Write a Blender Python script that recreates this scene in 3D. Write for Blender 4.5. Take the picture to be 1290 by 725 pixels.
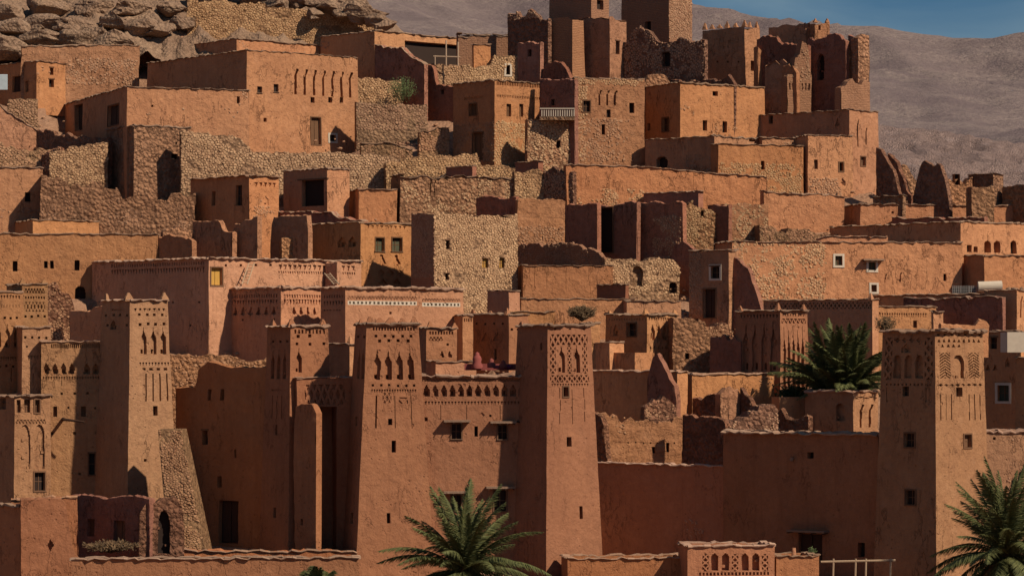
import bpy, math, random
import numpy as np
from mathutils import Vector, Matrix, noise
R = random.Random(7)
rad = math.radians
SC = bpy.context.scene
for _o in list(bpy.data.objects): bpy.data.objects.remove(_o)

# ---------------------------------------------------------------- camera, sky, sun, exposure
F = 4027.0            # focal length in photograph pixels (1290 wide)
CZ, CD, HY = 15.0, 200.0, 440.0   # eye height, distance to the foot of the village, row of the horizon
cam = bpy.data.cameras.new('camera'); camo = bpy.data.objects.new('camera', cam); SC.collection.objects.link(camo)
camo.location = (0, -CD, CZ); camo.rotation_euler = (rad(90), 0, 0)
cam.sensor_width = 36; cam.lens = 36 * F / 1290; cam.shift_y = (HY - 362.5) / 1290
cam.clip_start = 1; cam.clip_end = 20000; SC.camera = camo

SUN_AZ, SUN_EL = 53.0, 42.0       # degrees to the right of the line from village to camera; height
sx, sy, sz = math.sin(rad(SUN_AZ)) * math.cos(rad(SUN_EL)), -math.cos(rad(SUN_AZ)) * math.cos(rad(SUN_EL)), math.sin(rad(SUN_EL))
sl = bpy.data.lights.new('sun', 'SUN'); sl.energy = 5.0; sl.angle = rad(1.2); sl.color = (1, .86, .66)
slo = bpy.data.objects.new('sun', sl); SC.collection.objects.link(slo)
slo.rotation_euler = Vector((sx, sy, sz)).to_track_quat('Z', 'Y').to_euler(); slo.location = (150, -80, 120)
W = bpy.data.worlds.new('World'); SC.world = W; W.use_nodes = True
nt = W.node_tree; nt.nodes.clear()
sky = nt.nodes.new('ShaderNodeTexSky'); sky.sky_type = 'NISHITA'; sky.sun_disc = False
sky.sun_elevation = rad(SUN_EL); sky.sun_rotation = math.atan2(sx, sy)
tint = nt.nodes.new('ShaderNodeMix'); tint.data_type = 'RGBA'; tint.blend_type = 'MULTIPLY'; tint.inputs[0].default_value = 1
tint.inputs[7].default_value = (.048, .150, .265, 1)           # heavy blue storm light over the whole sky
tc = nt.nodes.new('ShaderNodeTexCoord'); mp = nt.nodes.new('ShaderNodeMapping'); mp.inputs['Scale'].default_value = (4, 4, 14)
ns = nt.nodes.new('ShaderNodeTexNoise'); ns.inputs['Scale'].default_value = 1.6; ns.inputs['Detail'].default_value = 7; ns.inputs['Distortion'].default_value = .6
rp = nt.nodes.new('ShaderNodeMapRange'); rp.inputs[1].default_value = .40; rp.inputs[2].default_value = .68; rp.inputs[3].default_value = 0; rp.inputs[4].default_value = .7
cl = nt.nodes.new('ShaderNodeMix'); cl.data_type = 'RGBA'; cl.inputs[7].default_value = (1.3, 1.9, 2.3, 1)
bg = nt.nodes.new('ShaderNodeBackground'); bg.inputs[1].default_value = 0.15
wo = nt.nodes.new('ShaderNodeOutputWorld')
L_ = nt.links.new
L_(sky.outputs[0], tint.inputs[6]); L_(tc.outputs['Generated'], mp.inputs[0]); L_(mp.outputs[0], ns.inputs['Vector'])
L_(ns.outputs[0], rp.inputs[0]); L_(rp.outputs[0], cl.inputs[0]); L_(tint.outputs[2], cl.inputs[6]); L_(cl.outputs[2], bg.inputs[0]); L_(bg.outputs[0], wo.inputs[0])
SC.view_settings.view_transform = 'Standard'; SC.view_settings.look = 'None'
SC.view_settings.exposure = 0.06; SC.view_settings.gamma = 1

# ---------------------------------------------------------------- helpers: pixel to place
def at(px, py, Y):
    d = Y + CD
    return Vector(((px - 645) * d / F, Y, CZ + (HY - py) * d / F))
def interp(tab, x):
    if x <= tab[0][0]: return tab[0][1]
    for (a, b), (c, d) in zip(tab, tab[1:]):
        if x <= c: return b + (d - b) * (x - a) / (c - a)
    return tab[-1][1]
CREST = [(-400, -80), (200, -40), (330, -10), (480, 30), (520, 60), (690, 92), (1000, 100), (1085, 180), (1112, 246), (1290, 262), (1700, 330)]
def row2Y(y): return (720 - y) * 0.16
def ground(X, Y):
    d = Y + CD
    if Y < -4: return CZ + (HY - 769) * (CD - 4) / F
    px = 645 + X * F / d
    yg = 744 - Y / 0.16
    yc = interp(CREST, px)
    if yg < yc:
        Yc = (744 - yc) * .16; zc = (HY - yc) * (Yc + CD) / F
        return CZ + zc - (Y - Yc) * .18
    return CZ + (HY - yg) * d / F

# ---------------------------------------------------------------- helpers: meshes
class MB:
    def __init__(s): s.v = []; s.f = []; s.sm = []
    def add(s, vs, fs, smooth=False):
        b = len(s.v); s.v += [tuple(p) for p in vs]; s.f += [tuple(b + i for i in f) for f in fs]; s.sm += [smooth] * len(fs)
    def quad(s, a, b, c, d): s.add((a, b, c, d), ((0, 1, 2, 3),))
    def box(s, o, ex, ey, ez):        # o = corner; three edge vectors
        vs = [o + ex * i + ey * j + ez * k for k in (0, 1) for j in (0, 1) for i in (0, 1)]
        s.add(vs, ((0, 2, 3, 1), (4, 5, 7, 6), (0, 1, 5, 4), (2, 6, 7, 3), (0, 4, 6, 2), (1, 3, 7, 5)))
    def tube(s, a, b, r0, r1=None, n=6):
        r1 = r0 if r1 is None else r1; d = (b - a).normalized(); t = d.orthogonal().normalized(); w = d.cross(t); vs = []
        for p, r in ((a, r0), (b, r1)): vs += [p + (t * math.cos(k * 2 * math.pi / n) + w * math.sin(k * 2 * math.pi / n)) * r for k in range(n)]
        s.add(vs, [(k, (k + 1) % n, n + (k + 1) % n, n + k) for k in range(n)] + [tuple(range(n))[::-1], tuple(range(n, 2 * n))])
    def build(s, name, m, parent=None, kind=None):
        me = bpy.data.meshes.new(name); o = (parent.location if parent else Vector((0, 0, 0)))
        me.from_pydata([(x - o.x, y - o.y, z - o.z) for x, y, z in s.v], [], s.f)
        if any(s.sm): me.polygons.foreach_set('use_smooth', s.sm)
        me.materials.append(m); me.update()
        ob = bpy.data.objects.new(name, me); SC.collection.objects.link(ob)
        if parent: ob.parent = parent; ob.color = parent.color
        else: ob.color = (.5, .5, .5, 1)
        if kind: ob['kind'] = kind
        return ob
    def child(s, name, m, part, root):    # a sub-part: mesh coordinates are still those of the root
        ob = s.build(name, m, root); ob.parent = part; return ob
def thing(name, label, cat, loc, group=None):
    o = bpy.data.objects.new(name, None); SC.collection.objects.link(o); o.location = loc; o.empty_display_size = .3; o.color = (R.random(), R.random(), R.random(), 1)
    o['label'] = label; o['category'] = cat; o['kind'] = 'thing'
    if group: o['group'] = group
    return o
def tag(o, label, cat, group=None):
    o['label'] = label; o['category'] = cat; o['kind'] = 'thing'
    if group: o['group'] = group
def top(mb, name, m, label, cat, loc, group=None):     # a one-mesh thing whose origin stands at its base
    e = Vector(loc); mb.v = [(x - e.x, y - e.y, z - e.z) for x, y, z in mb.v]
    o = mb.build(name, m); o.location = e; tag(o, label, cat, group); return o

# ---------------------------------------------------------------- materials
def mat(name, col, bump=.5, var=.25, rough=.95, kind='plaster', col2=None, scale=1.0):
    m = bpy.data.materials.new(name); m.use_nodes = True; t = m.node_tree; N = t.nodes; Lk = t.links.new
    b = N['Principled BSDF']; b.inputs['Roughness'].default_value = rough; b.inputs['Specular IOR Level'].default_value = .15
    g = N.new('ShaderNodeNewGeometry')
    def nz(sc, det=4, st=None, rgh=.6):
        n = N.new('ShaderNodeTexNoise'); n.inputs['Scale'].default_value = sc * scale; n.inputs['Detail'].default_value = det; n.inputs['Roughness'].default_value = rgh
        if st:
            mm = N.new('ShaderNodeMapping'); mm.inputs['Scale'].default_value = st; Lk(g.outputs['Position'], mm.inputs[0]); Lk(mm.outputs[0], n.inputs['Vector'])
        else: Lk(g.outputs['Position'], n.inputs['Vector'])
        return n.outputs[0]
    def mr(x, a, bb, c, d):
        r = N.new('ShaderNodeMapRange'); Lk(x, r.inputs[0])
        for i, v in enumerate((a, bb, c, d)): r.inputs[i + 1].default_value = v
        return r.outputs[0]
    def mth(op, a, bb):
        n = N.new('ShaderNodeMath'); n.operation = op
        for i, x in enumerate((a, bb)):
            if isinstance(x, (int, float)): n.inputs[i].default_value = x
            else: Lk(x, n.inputs[i])
        return n.outputs[0]
    def mixc(f, a, bb):
        n = N.new('ShaderNodeMix'); n.data_type = 'RGBA'
        if isinstance(f, (int, float)): n.inputs[0].default_value = f
        else: Lk(f, n.inputs[0])
        for i, x in ((6, a), (7, bb)):
            if isinstance(x, tuple): n.inputs[i].default_value = (*x, 1)
            else: Lk(x, n.inputs[i])
        return n.outputs[2]
    c2 = col2 or (col[0] * .62, col[1] * .58, col[2] * .6)
    big = mr(nz(.35, 3), .3, .7, 0, 1)
    c = mixc(mth('MULTIPLY', big, var * 2.0), col, c2)
    h = None
    if kind in ('plaster', 'earth', 'pise'):
        streak = mr(nz(1, 5, (1.6, 1.6, .22)), .48, .72, 0, 1)
        c = mixc(mth('MULTIPLY', streak, var * 2.0), c, c2)
        run = mth('MULTIPLY', mr(nz(1, 4, (3.6, 3.6, .10)), .55, .66, 0, 1), mr(nz(.22, 2), .42, .6, 0, 1))      # rain runnels
        c = mixc(mth('MULTIPLY', run, var * 2.3), c, (col[0] * .6, col[1] * .55, col[2] * .55))
        patch = mr(nz(.28, 3, (1, 1, 1.4), .45), .505, .53, 0, 1)                                              # coats laid at different times
        c = mixc(mth('MULTIPLY', patch, var * .85), c, (col[0] * .78, col[1] * .72, col[2] * .70))
        pale = mr(nz(.9, 6), .56, .68, 0, 1)
        c = mixc(mth('MULTIPLY', pale, var * 1.1), c, (min(1, col[0] * 1.18), min(1, col[1] * 1.3), min(1, col[2] * 1.5)))
        f1 = nz(3.6, 9, None, .8); c = mixc(mr(f1, .38, .66, 0, min(.9, var * 2.4)), c, c2)
        crack = mr(nz(1.7, 7, None, .7), .40, .47, 1, 0)      # flaked patches where the coat has come off
        amt = {'plaster': .35, 'pise': .6, 'earth': .9}[kind]
        c = mixc(mth('MULTIPLY', crack, amt * var * 2.2), c, (col[0] * .7, col[1] * .66, col[2] * .68))
        h = mth('ADD', mth('MULTIPLY', f1, .5), mth('MULTIPLY', nz(1.6, 5), 1.0))
        h = mth('ADD', h, mth('MULTIPLY', crack, -.35 * amt))
        sc = mth('ABSOLUTE', mth('SUBTRACT', nz(.75, 5, (1.3, 1.3, .55), .62), .5), 0)
        scar = mth('MULTIPLY', mr(sc, .0, .016, 1, 0), mr(nz(.33, 2), .5, .6, 0, 1))      # crooked drying cracks
        pv = N.new('ShaderNodeTexVoronoi'); pv.inputs['Scale'].default_value = 2.6 * scale; Lk(g.outputs['Position'], pv.inputs['Vector'])
        pit = mth('MULTIPLY', mr(pv.outputs['Distance'], .10, .2, 1, 0), mr(nz(.5, 3), .5, .58, 0, 1))   # pits where straw and pebbles fell out
        mk = mth('MAXIMUM', scar, mth('MULTIPLY', pit, .8))
        c = mixc(mth('MULTIPLY', mk, min(.8, var * 2.6)), c, (col[0] * .38, col[1] * .33, col[2] * .33)); h = mth('ADD', h, mth('MULTIPLY', mk, -.45))
        if kind == 'earth':
            v = N.new('ShaderNodeTexVoronoi'); v.inputs['Scale'].default_value = 3.4; Lk(g.outputs['Position'], v.inputs['Vector'])
            h = mth('ADD', h, mth('MULTIPLY', v.outputs['Distance'], -.8))
            c = mixc(mr(v.outputs['Distance'], .35, .8, 0, .5), c, c2)
        if kind in ('pise', 'earth'):                            # lifts of rammed earth: a joint every 0.8 m
            sp = N.new('ShaderNodeSeparateXYZ'); Lk(g.outputs['Position'], sp.inputs[0])
            z = mth('FRACT', mth('ADD', mth('MULTIPLY', sp.outputs[2], 1.25), mth('MULTIPLY', nz(.5, 3), .9)), 0)
            ln = mth('MULTIPLY', mr(z, .0, .06, 1, 0), mr(nz(1.1, 3), .42, .6, 0, 1))
            c = mixc(mth('MULTIPLY', ln, .3), c, c2); h = mth('ADD', h, mth('MULTIPLY', ln, -.14))
    elif kind == 'stone':
        ri = g.outputs['Random Per Island']
        c = mixc(mr(ri, 0, 1, 0, .85), c, c2)
        c = mixc(mr(nz(9, 5), .4, .7, 0, .4), c, (col[0] * .5, col[1] * .45, col[2] * .42))
        h = nz(7, 6)
    elif kind == 'brick':
        br = N.new('ShaderNodeTexBrick'); br.inputs['Scale'].default_value = 1; br.inputs['Mortar Size'].default_value = .03
        br.inputs['Brick Width'].default_value = .42; br.inputs['Row Height'].default_value = .16
        sp = N.new('ShaderNodeSeparateXYZ'); Lk(g.outputs['Position'], sp.inputs[0]); cb = N.new('ShaderNodeCombineXYZ')
        Lk(mth('ADD', sp.outputs[0], mth('MULTIPLY', sp.outputs[1], -1)), cb.inputs[0])
        Lk(mth('ADD', sp.outputs[2], mth('MULTIPLY', nz(1.5, 2), .12)), cb.inputs[1])
        Lk(cb.outputs[0], br.inputs['Vector'])
        c = mixc(mth('MULTIPLY', br.outputs['Fac'], .7), c, c2)
        c = mixc(mr(nz(4, 6), .35, .7, 0, .6), c, c2)
        h = mth('ADD', mth('MULTIPLY', br.outputs['Fac'], -.6), mth('MULTIPLY', nz(5, 5), .8))
    elif kind == 'hill':
        v1 = nz(.012, 8, (1, 1, 3), .65); c = mixc(mr(v1, .42, .6, 0, .8), c, c2)
        h = mth('ADD', mth('MULTIPLY', nz(.05, 8, (1, 1, 2.5), .7), 6), mth('MULTIPLY', nz(.6, 6), 1.2))
    elif kind == 'leaf':
        c = mixc(mr(g.outputs['Random Per Island'], 0, 1, 0, .9), col, c2)
    elif kind == 'wood':
        c = mixc(mr(nz(3, 5, (9, 9, .8)), .35, .7, 0, .8), col, c2); h = nz(3, 5, (9, 9, .8))
    else:
        c = mixc(mr(nz(3, 5), .35, .7, 0, var), col, c2)
    oi = N.new('ShaderNodeObjectInfo'); hs = N.new('ShaderNodeHueSaturation')
    if kind not in ('hill', 'leaf'):      # each house's coat has its own tone, carried by the objects' colour
        so = N.new('ShaderNodeSeparateColor'); Lk(oi.outputs['Color'], so.inputs[0])
        Lk(mr(so.outputs[0], 0, 1, .84, 1.14), hs.inputs['Value']); Lk(mr(so.outputs[1], 0, 1, .4975, .5025), hs.inputs['Hue']); Lk(mr(so.outputs[2], 0, 1, .92, 1.02), hs.inputs['Saturation'])
    Lk(c, hs.inputs['Color']); Lk(hs.outputs[0], b.inputs['Base Color'])
    if h is not None and bump:
        bp = N.new('ShaderNodeBump'); bp.inputs['Strength'].default_value = min(1, bump); bp.inputs['Distance'].default_value = {'hill': 1.0, 'earth': .38, 'stone': .05, 'wood': .02, 'brick': .16, 'pise': .20}.get(kind, .17)
        Lk(h, bp.inputs['Height']); Lk(bp.outputs[0], b.inputs['Normal'])
    return m
M = dict(
    orange=mat('orange_mud_plaster', (.54, .245, .115), .9, .30),
    ochre=mat('ochre_mud_plaster', (.54, .252, .112), .8, .28),
    tan=mat('tan_mud_plaster', (.40, .200, .095), .8, .26),
    shade_pise=mat('shaded_rammed_earth', (.37, .155, .095), .9, .34, kind='pise'),  # darker, redder rammed earth for walls turned from the sun: shade put into colour
    pink=mat('pink_mud_plaster', (.53, .250, .132), .75, .26),
    red=mat('shaded_mud_plaster', (.38, .150, .085), .8, .30),  # plaster tone of sides turned from the sun, shade mixed into the colour
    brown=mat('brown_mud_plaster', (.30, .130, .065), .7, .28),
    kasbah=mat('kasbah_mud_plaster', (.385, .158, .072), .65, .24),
    pise=mat('rammed_earth', (.48, .225, .110), .9, .36, kind='pise'),
    earth=mat('eroded_earth', (.50, .255, .130), 1, .38, kind='earth'),
    dearth=mat('dark_and_shaded_earth', (.33, .155, .090), 1, .35, kind='earth'),  # own dark earth of rubble slopes; also carries painted shade on sunless walls
    brick=mat('mud_brick', (.40, .19, .10), .9, .3, kind='brick'),
    stone=mat('golden_stone', (.53, .335, .185), .8, .3, kind='stone', col2=(.37, .205, .11)),
    rstone=mat('reddish_stone', (.46, .26, .15), .8, .3, kind='stone', col2=(.31, .155, .09)),
    mortar=mat('earth_mortar', (.41, .235, .125), .9, .3, kind='earth'),
    coping=mat('weathered_coping', (.34, .215, .145), .9, .3, kind='stone', col2=(.20, .115, .075)),
    pcoping=mat('pale_pink_coping', (.43, .265, .18), .5, .2, kind='stone', col2=(.29, .165, .11)),
    roof=mat('mud_roof', (.36, .20, .12), .8, .3, kind='earth'),
    soil=mat('stony_soil', (.40, .225, .135), .5, .3, kind='earth'),
    rock=mat('weathered_rock', (.42, .275, .175), .7, .5, kind='earth', col2=(.20, .12, .08), scale=.6),
    hill=mat('barren_hill', (.255, .195, .175), .8, .45, kind='hill', col2=(.14, .102, .105)),
    dark=mat('painted_dark_interior', (.034, .021, .017), 0, .2, kind='x'),  # near-black colour that paints in the shade inside openings
    wood=mat('old_wood', (.17, .085, .045), .6, .3, kind='wood'),
    dwood=mat('dark_wood', (.06, .03, .02), .6, .3, kind='wood'),
    pole=mat('pale_wood', (.42, .29, .19), .6, .3, kind='wood'),
    yellow=mat('yellow_door_paint', (.48, .25, .035), .3, .3, kind='wood'),
    green=mat('dull_green_shutter', (.085, .085, .055), .3, .3, kind='wood'),
    white=mat('whitewash', (.52, .43, .34), .4, .3, kind='x'),
    blue=mat('pale_blue_paint', (.42, .48, .52), .3, .3, kind='x'),
    grey=mat('grey_metal', (.28, .26, .25), .3, .3, .5, kind='x'),
    cloth=mat('red_cloth', (.20, .03, .045), .3, .3, kind='x'),
    purple=mat('purple_cloth', (.13, .02, .07), .3, .3, kind='x'),
    redwall=mat('deep_red_paint', (.22, .06, .05), .3, .3, kind='x'),
    leaf=mat('palm_leaf', (.125, .125, .045), 0, .2, .65, 'leaf', (.045, .056, .024)),
    dleaf=mat('dry_palm_leaf', (.25, .16, .07), 0, .2, .8, 'leaf', (.13, .08, .04)),
    shrub=mat('shrub_leaf', (.10, .12, .045), 0, .2, .7, 'leaf', (.05, .07, .03)),
    twig=mat('dry_twig', (.14, .085, .045), 0, .2, .9, 'leaf', (.06, .04, .025)),
    bark=mat('palm_bark', (.15, .09, .05), 1, .3, kind='earth'),
)

# ---------------------------------------------------------------- faces and walls
def jag(x, sd):      # stepped breaks of a collapsing wall, between 0 and about -1
    h = lambda i, k: (math.sin(i * 12.9898 + sd * 7.7 + k * 3.1) * 43758.5453) % 1
    a = h(math.floor(x / 1.35 + h(math.floor(x), 9) * .3), 1); b = h(math.floor(x / .52), 2); c = h(math.floor(x / .21), 3)
    return -(.5 * a * a + .35 * b * b + .15 * c + .25 * max(0, noise.noise(Vector((x * .5, sd, 1)))))
def wob(p, amp):
    if amp <= 0: return Vector((0, 0, 0))
    a = noise.noise_vector(p * .45); b = noise.noise_vector(p * 1.7)
    v = a * amp + b * amp * .45; v.z *= .35; return v
class Face:
    """a wall face: bottom-left, bottom-right, top-right, top-left as seen from outside"""
    def __init__(s, p00, p10, p11, p01, prof=None, amp=.03):
        s.p = (p00, p10, p11, p01); s.prof = prof; s.amp = amp
        s.L = ((p10 - p00).length + (p11 - p01).length) / 2; s.H = ((p01 - p00).length)
        s.n = (p10 - p00).cross(p01 - p00).normalized(); s.h = []      # holes (u0,u1,v0,v1,depth)
    def P(s, u, v, d=0.0, w=True):
        a, b, c, e = s.p
        q = a.lerp(b, u).lerp(e.lerp(c, u), v)
        if w: q = q + wob(q, s.amp)
        return q + s.n * d
    def uv(s, px, py):
        o = camo.location; r = Vector(((px - 645) / F, 1, (HY - py) / F))
        t = (s.p[0] - o).dot(s.n) / r.dot(s.n); q = o + r * t
        z0 = s.p[0].z; z1 = s.p[3].z; v = (q.z - z0) / (z1 - z0)
        l = s.p[0].lerp(s.p[3], v); e = s.p[1].lerp(s.p[2], v) - l
        return (q - l).dot(e) / e.length_squared, v
    def rect(s, x0, x1, y0, y1):
        xm, ym = (x0 + x1) / 2, (y0 + y1) / 2
        u0 = s.uv(x0, ym)[0]; u1 = s.uv(x1, ym)[0]; v0 = s.uv(xm, y1)[1]; v1 = s.uv(xm, y0)[1]
        return u0, u1, v0, v1
    def hole(s, r, d):
        u0, u1, v0, v1 = r; u0 = max(.012, u0); u1 = min(.988, u1); v0 = max(.01, v0); v1 = min(.99, v1)
        if u1 - u0 < .002 or v1 - v0 < .001: return None
        for a in s.h:
            if u0 < a[1] and u1 > a[0] and v0 < a[3] and v1 > a[2]:
                w, h_ = u1 - u0, v1 - v0; e = .0015
                if a[1] - u0 < .3 * w: u0 = a[1] + e
                elif u1 - a[0] < .3 * w: u1 = a[0] - e
                elif a[3] - v0 < .3 * h_: v0 = a[3] + e
                elif v1 - a[2] < .3 * h_: v1 = a[2] - e
                else: return None
        s.h.append((u0, u1, v0, v1, d)); return (u0, u1, v0, v1)
    def ptop(s, u): return 1.0 if s.prof is None else max(.02, min(1.0, s.prof(u)))
    def mesh(s, mb, cell=.6):
        us = {0.0, 1.0}; vs = {0.0, 1.0}
        for a in s.h: us |= {round(a[0], 6), round(a[1], 6)}; vs |= {round(a[2], 6), round(a[3], 6)}
        def dens(S, n):
            k = sorted(S); out = list(k)
            for a, b in zip(k, k[1:]):
                m = int((b - a) * n)
                out += [a + (b - a) * (i + 1) / (m + 1) for i in range(m)]
            return sorted(out)
        us = dens(us, s.L / cell); vs = dens(vs, s.H / cell)
        pt = [s.ptop(u) for u in us]; idx = {}; V = []; Fc = []
        def vid(i, j):
            v = min(vs[j], pt[i]); key = (i, j if vs[j] <= pt[i] else -1)
            if key not in idx: idx[key] = len(V); V.append(s.P(us[i], v))
            return idx[key]
        inh = lambda u, v: next((a for a in s.h if a[0] < u < a[1] and a[2] < v < a[3]), None)
        for i in range(len(us) - 1):
            um = (us[i] + us[i + 1]) / 2
            col = [a for a in s.h if a[0] < um < a[1]]
            for j in range(len(vs) - 1):
                vm = (vs[j] + vs[j + 1]) / 2
                if any(a[2] < vm < a[3] for a in col): continue
                q = []
                for w in (vid(i, j), vid(i + 1, j), vid(i + 1, j + 1), vid(i, j + 1)):
                    if w not in q: q.append(w)
                if len(q) > 2 and vs[j] < max(pt[i], pt[i + 1]): Fc.append(tuple(q))
        mb.add(V, Fc, True)
        for (u0, u1, v0, v1, d) in s.h:      # reveals and backs, following the same grid
            uu = [u for u in us if u0 - 1e-6 <= u <= u1 + 1e-6]; vv = [v for v in vs if v0 - 1e-6 <= v <= v1 + 1e-6]
            for a, b in zip(uu, uu[1:]):
                mb.quad(s.P(a, v0), s.P(b, v0), s.P(b, v0, -d), s.P(a, v0, -d))
                mb.quad(s.P(b, v1), s.P(a, v1), s.P(a, v1, -d), s.P(b, v1, -d))
            for a, b in zip(vv, vv[1:]):
                mb.quad(s.P(u0, b), s.P(u0, a), s.P(u0, a, -d), s.P(u0, b, -d))
                mb.quad(s.P(u1, a), s.P(u1, b), s.P(u1, b, -d), s.P(u1, a, -d))
            mb.quad(s.P(u0, v0, -d), s.P(u1, v0, -d), s.P(u1, v1, -d), s.P(u0, v1, -d))
        return us, pt

# relief patterns: s runs through one repeat, t from bottom to top; the value is the depth level
def _tri(S): return np.abs(S - .5) * 2
PAT = {
    'tri': lambda S, T: (_tri(S) < .85 * T) * (T < .9) * (T > .08) * 1.,                      # hanging triangles
    'utri': lambda S, T: (_tri(S) < .8 * (1 - T)) * (T > .1) * 1.,                           # standing triangles
    'bell': lambda S, T: ((_tri(S) < .75 * (1 - T)) * (T > .1) + (_tri(S) < .22) * (T < .95) > 0) * 1.,
    'sq': lambda S, T: (_tri(S) < .5) * (T > .15) * (T < .85) * 1.,
    'dent': lambda S, T: (_tri(S) < .5) * (T < .93) * 1.,
    'zig': lambda S, T: (np.abs(T - (.1 + .8 * _tri(S))) > .2) * 1.,
    'lat': lambda S, T: (np.abs(((S + T) % 1) - .5) < .33) * (np.abs(((S - T) % 1) - .5) < .33) * 1.,
    'arch': lambda S, T: (_tri(S) < np.where(T < .55, .7, .7 * (1 - (T - .55) / .42))) * (T > .04) * 1. + (_tri(S) < .34) * (T > .12) * (T < .5) * .9,
    'keel': lambda S, T: (_tri(S) < np.where(T < .62, .64, np.where(T < .78, .64 - (T - .62) * 2.9, .17 - (T - .78) * .7))) * (T > .03) * 1. + (_tri(S) < .26) * (T > .07) * (T < .2) * 1.6,
    'slit': lambda S, T: (_tri(S) < .16) * (T > .02) * 1.,
    'dia': lambda S, T: (_tri(S) + np.abs(T - .5) * 2 < .8) * 1.,
    'dots': lambda S, T: (_tri(S) < .36) * (T > .2) * (T < .8) * 1.,
    'gap': lambda S, T: (_tri(S) < np.where(T < .7, .7, .7 * np.sqrt(np.maximum(0, 1 - ((T - .7) / .28) ** 2)))) * 1.,
    'herr': lambda S, T: ((((T * 9) + np.abs(S - .5) * 3) % 1) < .45) * (_tri(S) < .9) * 1.,
    'net': lambda S, T: (((np.abs(((S + T) % 1) - .5) < .3) * (np.abs(((S - T) % 1) - .5) < .3))) * 1.,
    'hook': lambda S, T: (np.abs(S - .45 - .25 * np.clip((T - .72) / .2, 0, 1)) < .13) * (T < .97) * 1.,
}
def relief(face, x0, x1, y0, y1, pat, n, depth, m, root, name, px=None, flat=None):
    depth *= 1.2 if pat in ('keel', 'arch') else 1.3
    r = face.hole(face.rect(x0, x1, y0, y1), depth * 1.9 + .06)
    if r is None: return None
    u0, u1, v0, v1 = r; Lm = (u1 - u0) * face.L; Hm = (v1 - v0) * face.H
    res = px or .055
    nx = int(min(260, max(n * 5, Lm / res))); ny = int(min(110, max(5, Hm / res)))
    xs = (np.arange(nx) + .5) / nx; ys = (np.arange(ny) + .5) / ny
    S, T = np.meshgrid((xs * n) % 1, ys)
    if pat in ('lat', 'net'): T = T * max(1, round(Hm / (Lm / n) * (1 if pat == 'lat' else .5)))
    S = S + .012 * np.sin(T * 9 + (xs * n // 1)[None, :] * 2.1) if pat not in ('lat', 'net', 'zig') else S
    G = -PAT[pat](S, T) * depth          # hand cut: every repeat a little deeper or shallower, some edges worn off
    sc_ = np.array([R.uniform(.65, 1.1) for _ in range(int(n) + 2)])[(xs * n).astype(int)]; G = G * sc_[None, :]
    rs = np.random.RandomState(R.randrange(9999)); wn = rs.rand(ny // 3 + 2, nx // 3 + 2).repeat(3, 0).repeat(3, 1)[:ny, :nx]; G = np.where(wn < .035, G * .5, G); G = np.where((wn > .985) & (G == 0), -.05, G); G = np.round(G, 3)
    mb = MB(); E = lambda i, j, d: face.P(u0 + (u1 - u0) * i / nx, v0 + (v1 - v0) * j / ny, d)
    for j in range(ny):
        i = 0
        while i < nx:
            k = i
            while k < nx and G[j, k] == G[j, i] and k - i < 14: k += 1
            d = float(G[j, i]); mb.quad(E(i, j, d), E(k, j, d), E(k, j + 1, d), E(i, j + 1, d))
            if k < nx and G[j, k] != G[j, i]:
                e = float(G[j, k]); mb.quad(E(k, j, d), E(k, j, e), E(k, j + 1, e), E(k, j + 1, d))
            i = k
        if j < ny - 1:
            i = 0
            while i < nx:
                if G[j, i] == G[j + 1, i]: i += 1; continue
                k = i
                while k < nx and G[j, k] == G[j, i] and G[j + 1, k] == G[j + 1, i] and k - i < 14: k += 1
                d, e = float(G[j, i]), float(G[j + 1, i])
                mb.quad(E(i, j + 1, d), E(k, j + 1, d), E(k, j + 1, e), E(i, j + 1, e)); i = k
    return mb.build(name, m, root)

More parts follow.
